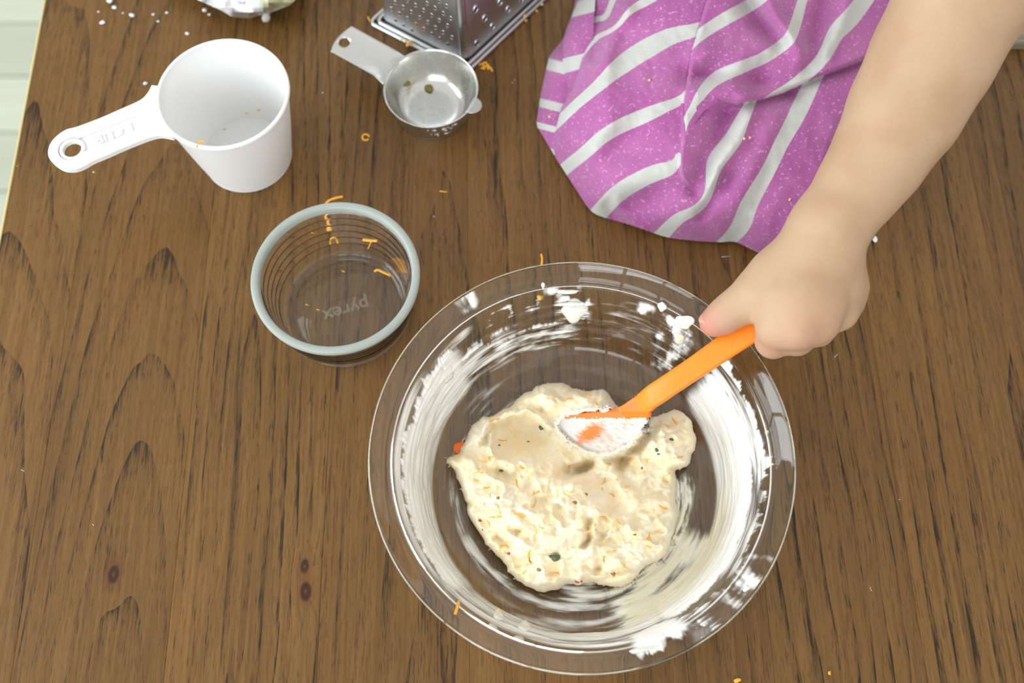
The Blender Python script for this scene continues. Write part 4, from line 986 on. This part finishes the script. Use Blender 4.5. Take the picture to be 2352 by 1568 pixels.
for x, y in ((718, 535), (788, 623), (730, 711), (705, 700)): shred([(x - 3, y - 1), (x + 4, y + 1)], .0006, 'tiny cheddar speck in the small glass bowl', 'specks in the small bowl', gz, name='cheese_speck')
shred([(1054, 1379), (1051, 1393), (1045, 1411)], .0008, 'cheddar shred on the rim of the pie dish', zf=pz)
tag(link('cheese_chip', blob(*P3(1239, 683, pz(1239, 683) + .0006), .0014, .0017, .0006, 3), orange), 'cheddar chip stuck on the wall of the pie dish', 'cheese')
for i, (x, y) in enumerate(((1146, 1411), (1204, 1437))): tag(link('mixture_dab', blob(*P3(x, y, pz(x, y) + .0008), .0026, .0028, .0012, 70 + i, .3), dm.m), 'small dab of cheese mixture on the near wall of the pie dish', 'food', 'dabs on the near dish wall')
creamy = M('cream_dab', (.80, .79, .74), .4, Subsurface_Weight=.2, Subsurface_Radius=(.003, .002, .001)).m
for i, (x, y, sx, sy, lb) in enumerate(((1318, 712, .0060, .0066, 'thick white cream dab high on the far dish wall'), (1302, 669, .0070, .0014, 'flat bar of cream just under the far dish rim'), (1572, 738, .0052, .0040, 'cream dab on the dish wall beside the thumb'), (1560, 776, .0030, .0034, 'yellowish cream lump below the dab beside the thumb'), (1522, 704, .0022, .0026, 'small cream dab on the dish wall left of the thumb'), (1030, 850, .0040, .0070, 'thick cream patch on the left dish wall'), (1480, 1490, .0075, .0024, 'thick cream ridge on the near rim of the dish'), (1715, 1352, .0018, .0022, 'cream drop on the rim near the smudge'), (1247, 655, .0008, .0022, 'thin white cream sliver under the far rim'))):
    z = pz(x, y); q = P3(x, y, z)
    r = math.hypot(q.x - BC[0], q.y - BC[1]); nrm_ = Vector((-(q.x - BC[0]), -(q.y - BC[1]), 0)).normalized() * .85 + Vector((0, 0, .5)); nrm_.normalize()
    me = blob(0, 0, 0, sx, sy, .0009, 20 + i, .3, 3)
    zax = nrm_; xax = Vector((1, 0, 0)); xax = (xax - zax * xax.dot(zax)).normalized(); yax = zax.cross(xax)
    mt = Matrix((xax, yax, zax)).transposed().to_4x4(); mt.translation = q + zax * .0004; me.transform(mt)
    tag(link('cream_dab', me, creamy if i != 3 else dm.m), lb, 'cream')
shred([(452, 339), (456, 327), (462, 323), (470, 325)], .0006, 'cheddar curl hanging on the rim of the white cup', zf=lambda x, y: .0672)
for x, y in ((595, 253), (567, 261), (516, 297)): shred([(x - 4, y), (x + 3, y - 1)], .0006, 'tiny cheddar speck inside the white cup', 'specks in the white cup', wz, name='cheese_speck')
for i, (x0, y0, x1, y1) in enumerate(((1100, 150, 1118, 143), (1104, 158, 1124, 150), (1112, 142, 1122, 160), (1118, 152, 1131, 164), (1106, 146, 1112, 160))):
    shred([(x0, y0), ((x0 + x1) / 2 + 3, (y0 + y1) / 2 - 3), (x1, y1)], .0008, 'cheddar shred in the little pile at the corner of the grater', 'pile at the grater corner')
for x, y, rr_ in ((846, 40, .0009), (848, 47, .0009)): pass
shred([(845, 38), (850, 50)], .0009, 'cheddar shred leaning on the end of the grater base')
for i, (x, y) in enumerate(((922, 92), (932, 96), (940, 99), (936, 104), (946, 104), (943, 94), (1023, 113), (1233, 25), (1205, 36), (1245, 10), (1208, 47))):
    z = .0045 if x < 1000 else .003
    tag(link('cheese_crumb', blob(*P3(x, y, z), .0011, .0010, .0009, 30 + i, .25, 1), orange if i % 3 else M('pale_cheddar', lin(232, 206, 140), .5).m), 'tiny cheese crumb caught on the base rim of the grater', 'crumb', 'crumbs on the grater base')
for x, y in ((1693, 1562), (1905, 1545)):
    tag(link('cheese_crumb', blob(*P3(x, y, .0009), .0019 if x < 1800 else .0010, .0012, .0009, x, .3), orange), ('larger cheddar crumb on the table near the dish', 'pinhead cheddar crumb on bare table far from the dish')[x > 1800], 'crumb')
for x, y in ((997, 497), (1182, 184), (1177, 190), (718, 492), (40, 381)): tag(link('tan_crumb', blob(*P3(x, y, .0004), .0007, .0005, .0004, x, .3, 1), M('tan', lin(190, 150, 110), .6).m), 'tiny tan crumb on the bare table', 'crumb', 'tan crumbs on the table')
crumb_m = M('white_crumb', (.85, .87, .88), .5).m
for i, (x, y, r_) in enumerate(((235, 52, .0018), (303, 35, .0018), (352, 33, .0010), (430, 77, .0014), (470, 23, .0018), (481, 33, .0010), (334, 191, .0014), (252, 2, .0020), (263, 17, .0018), (383, 29, .0010), (363, 49, .0009), (226, 27, .0007), (282, 30, .0007), (741, 213, .0005), (215, 395, .0006))):
    tag(link('white_crumb', blob(*P3(x, y, r_ * .5), r_, r_ * .75, r_ * .55, i, .25, 2), crumb_m), 'small white crumb on the table near the white cup', 'crumb', 'white crumbs by the white cup')
tag(link('white_crumb', blob(*P3(611, 38, .006), .0030, .0042, .004, 91, .2, 2), crumb_m), 'largest white crumb, tucked under the foil wrapper edge', 'crumb')
tag(link('white_crumb', blob(*P3(2010, 549, .0012), .0016, .0022, .0012, 92, .2, 2), crumb_m), 'white crumb on the table beside the wrist', 'crumb')
for i, (x, y, dx, dy) in enumerate(((1667, 589, 10, -1), (1920, 817, 4, -4), (2000, 1352, 2, 5), (2066, 1147, 2, 0), (52, 1080, 4, 2), (214, 1205, 2, 2))):
    shred([(x - dx, y - dy), (x + dx, y + dy)], .00028, 'short pale lint fibre lying on bare table', 'lint on the table', None, M('lint', (.6, .62, .6), .7).m, 'lint_fibre', 'lint')
for x, y in ((1492, 184), (1722, 316), (1709, 318), (1814, 458), (1262, 268)):
    tag(link('cheese_crumb', blob(*P3(x, y, cloth_z(x, y) + .0005 if x > 1300 else .017), .0009, .0012, .0007, x, .2, 1), M('peach_crumb', lin(240, 190, 150), .5).m), 'tiny peach crumb resting on the striped cloth', 'crumb', 'crumbs on the cloth')
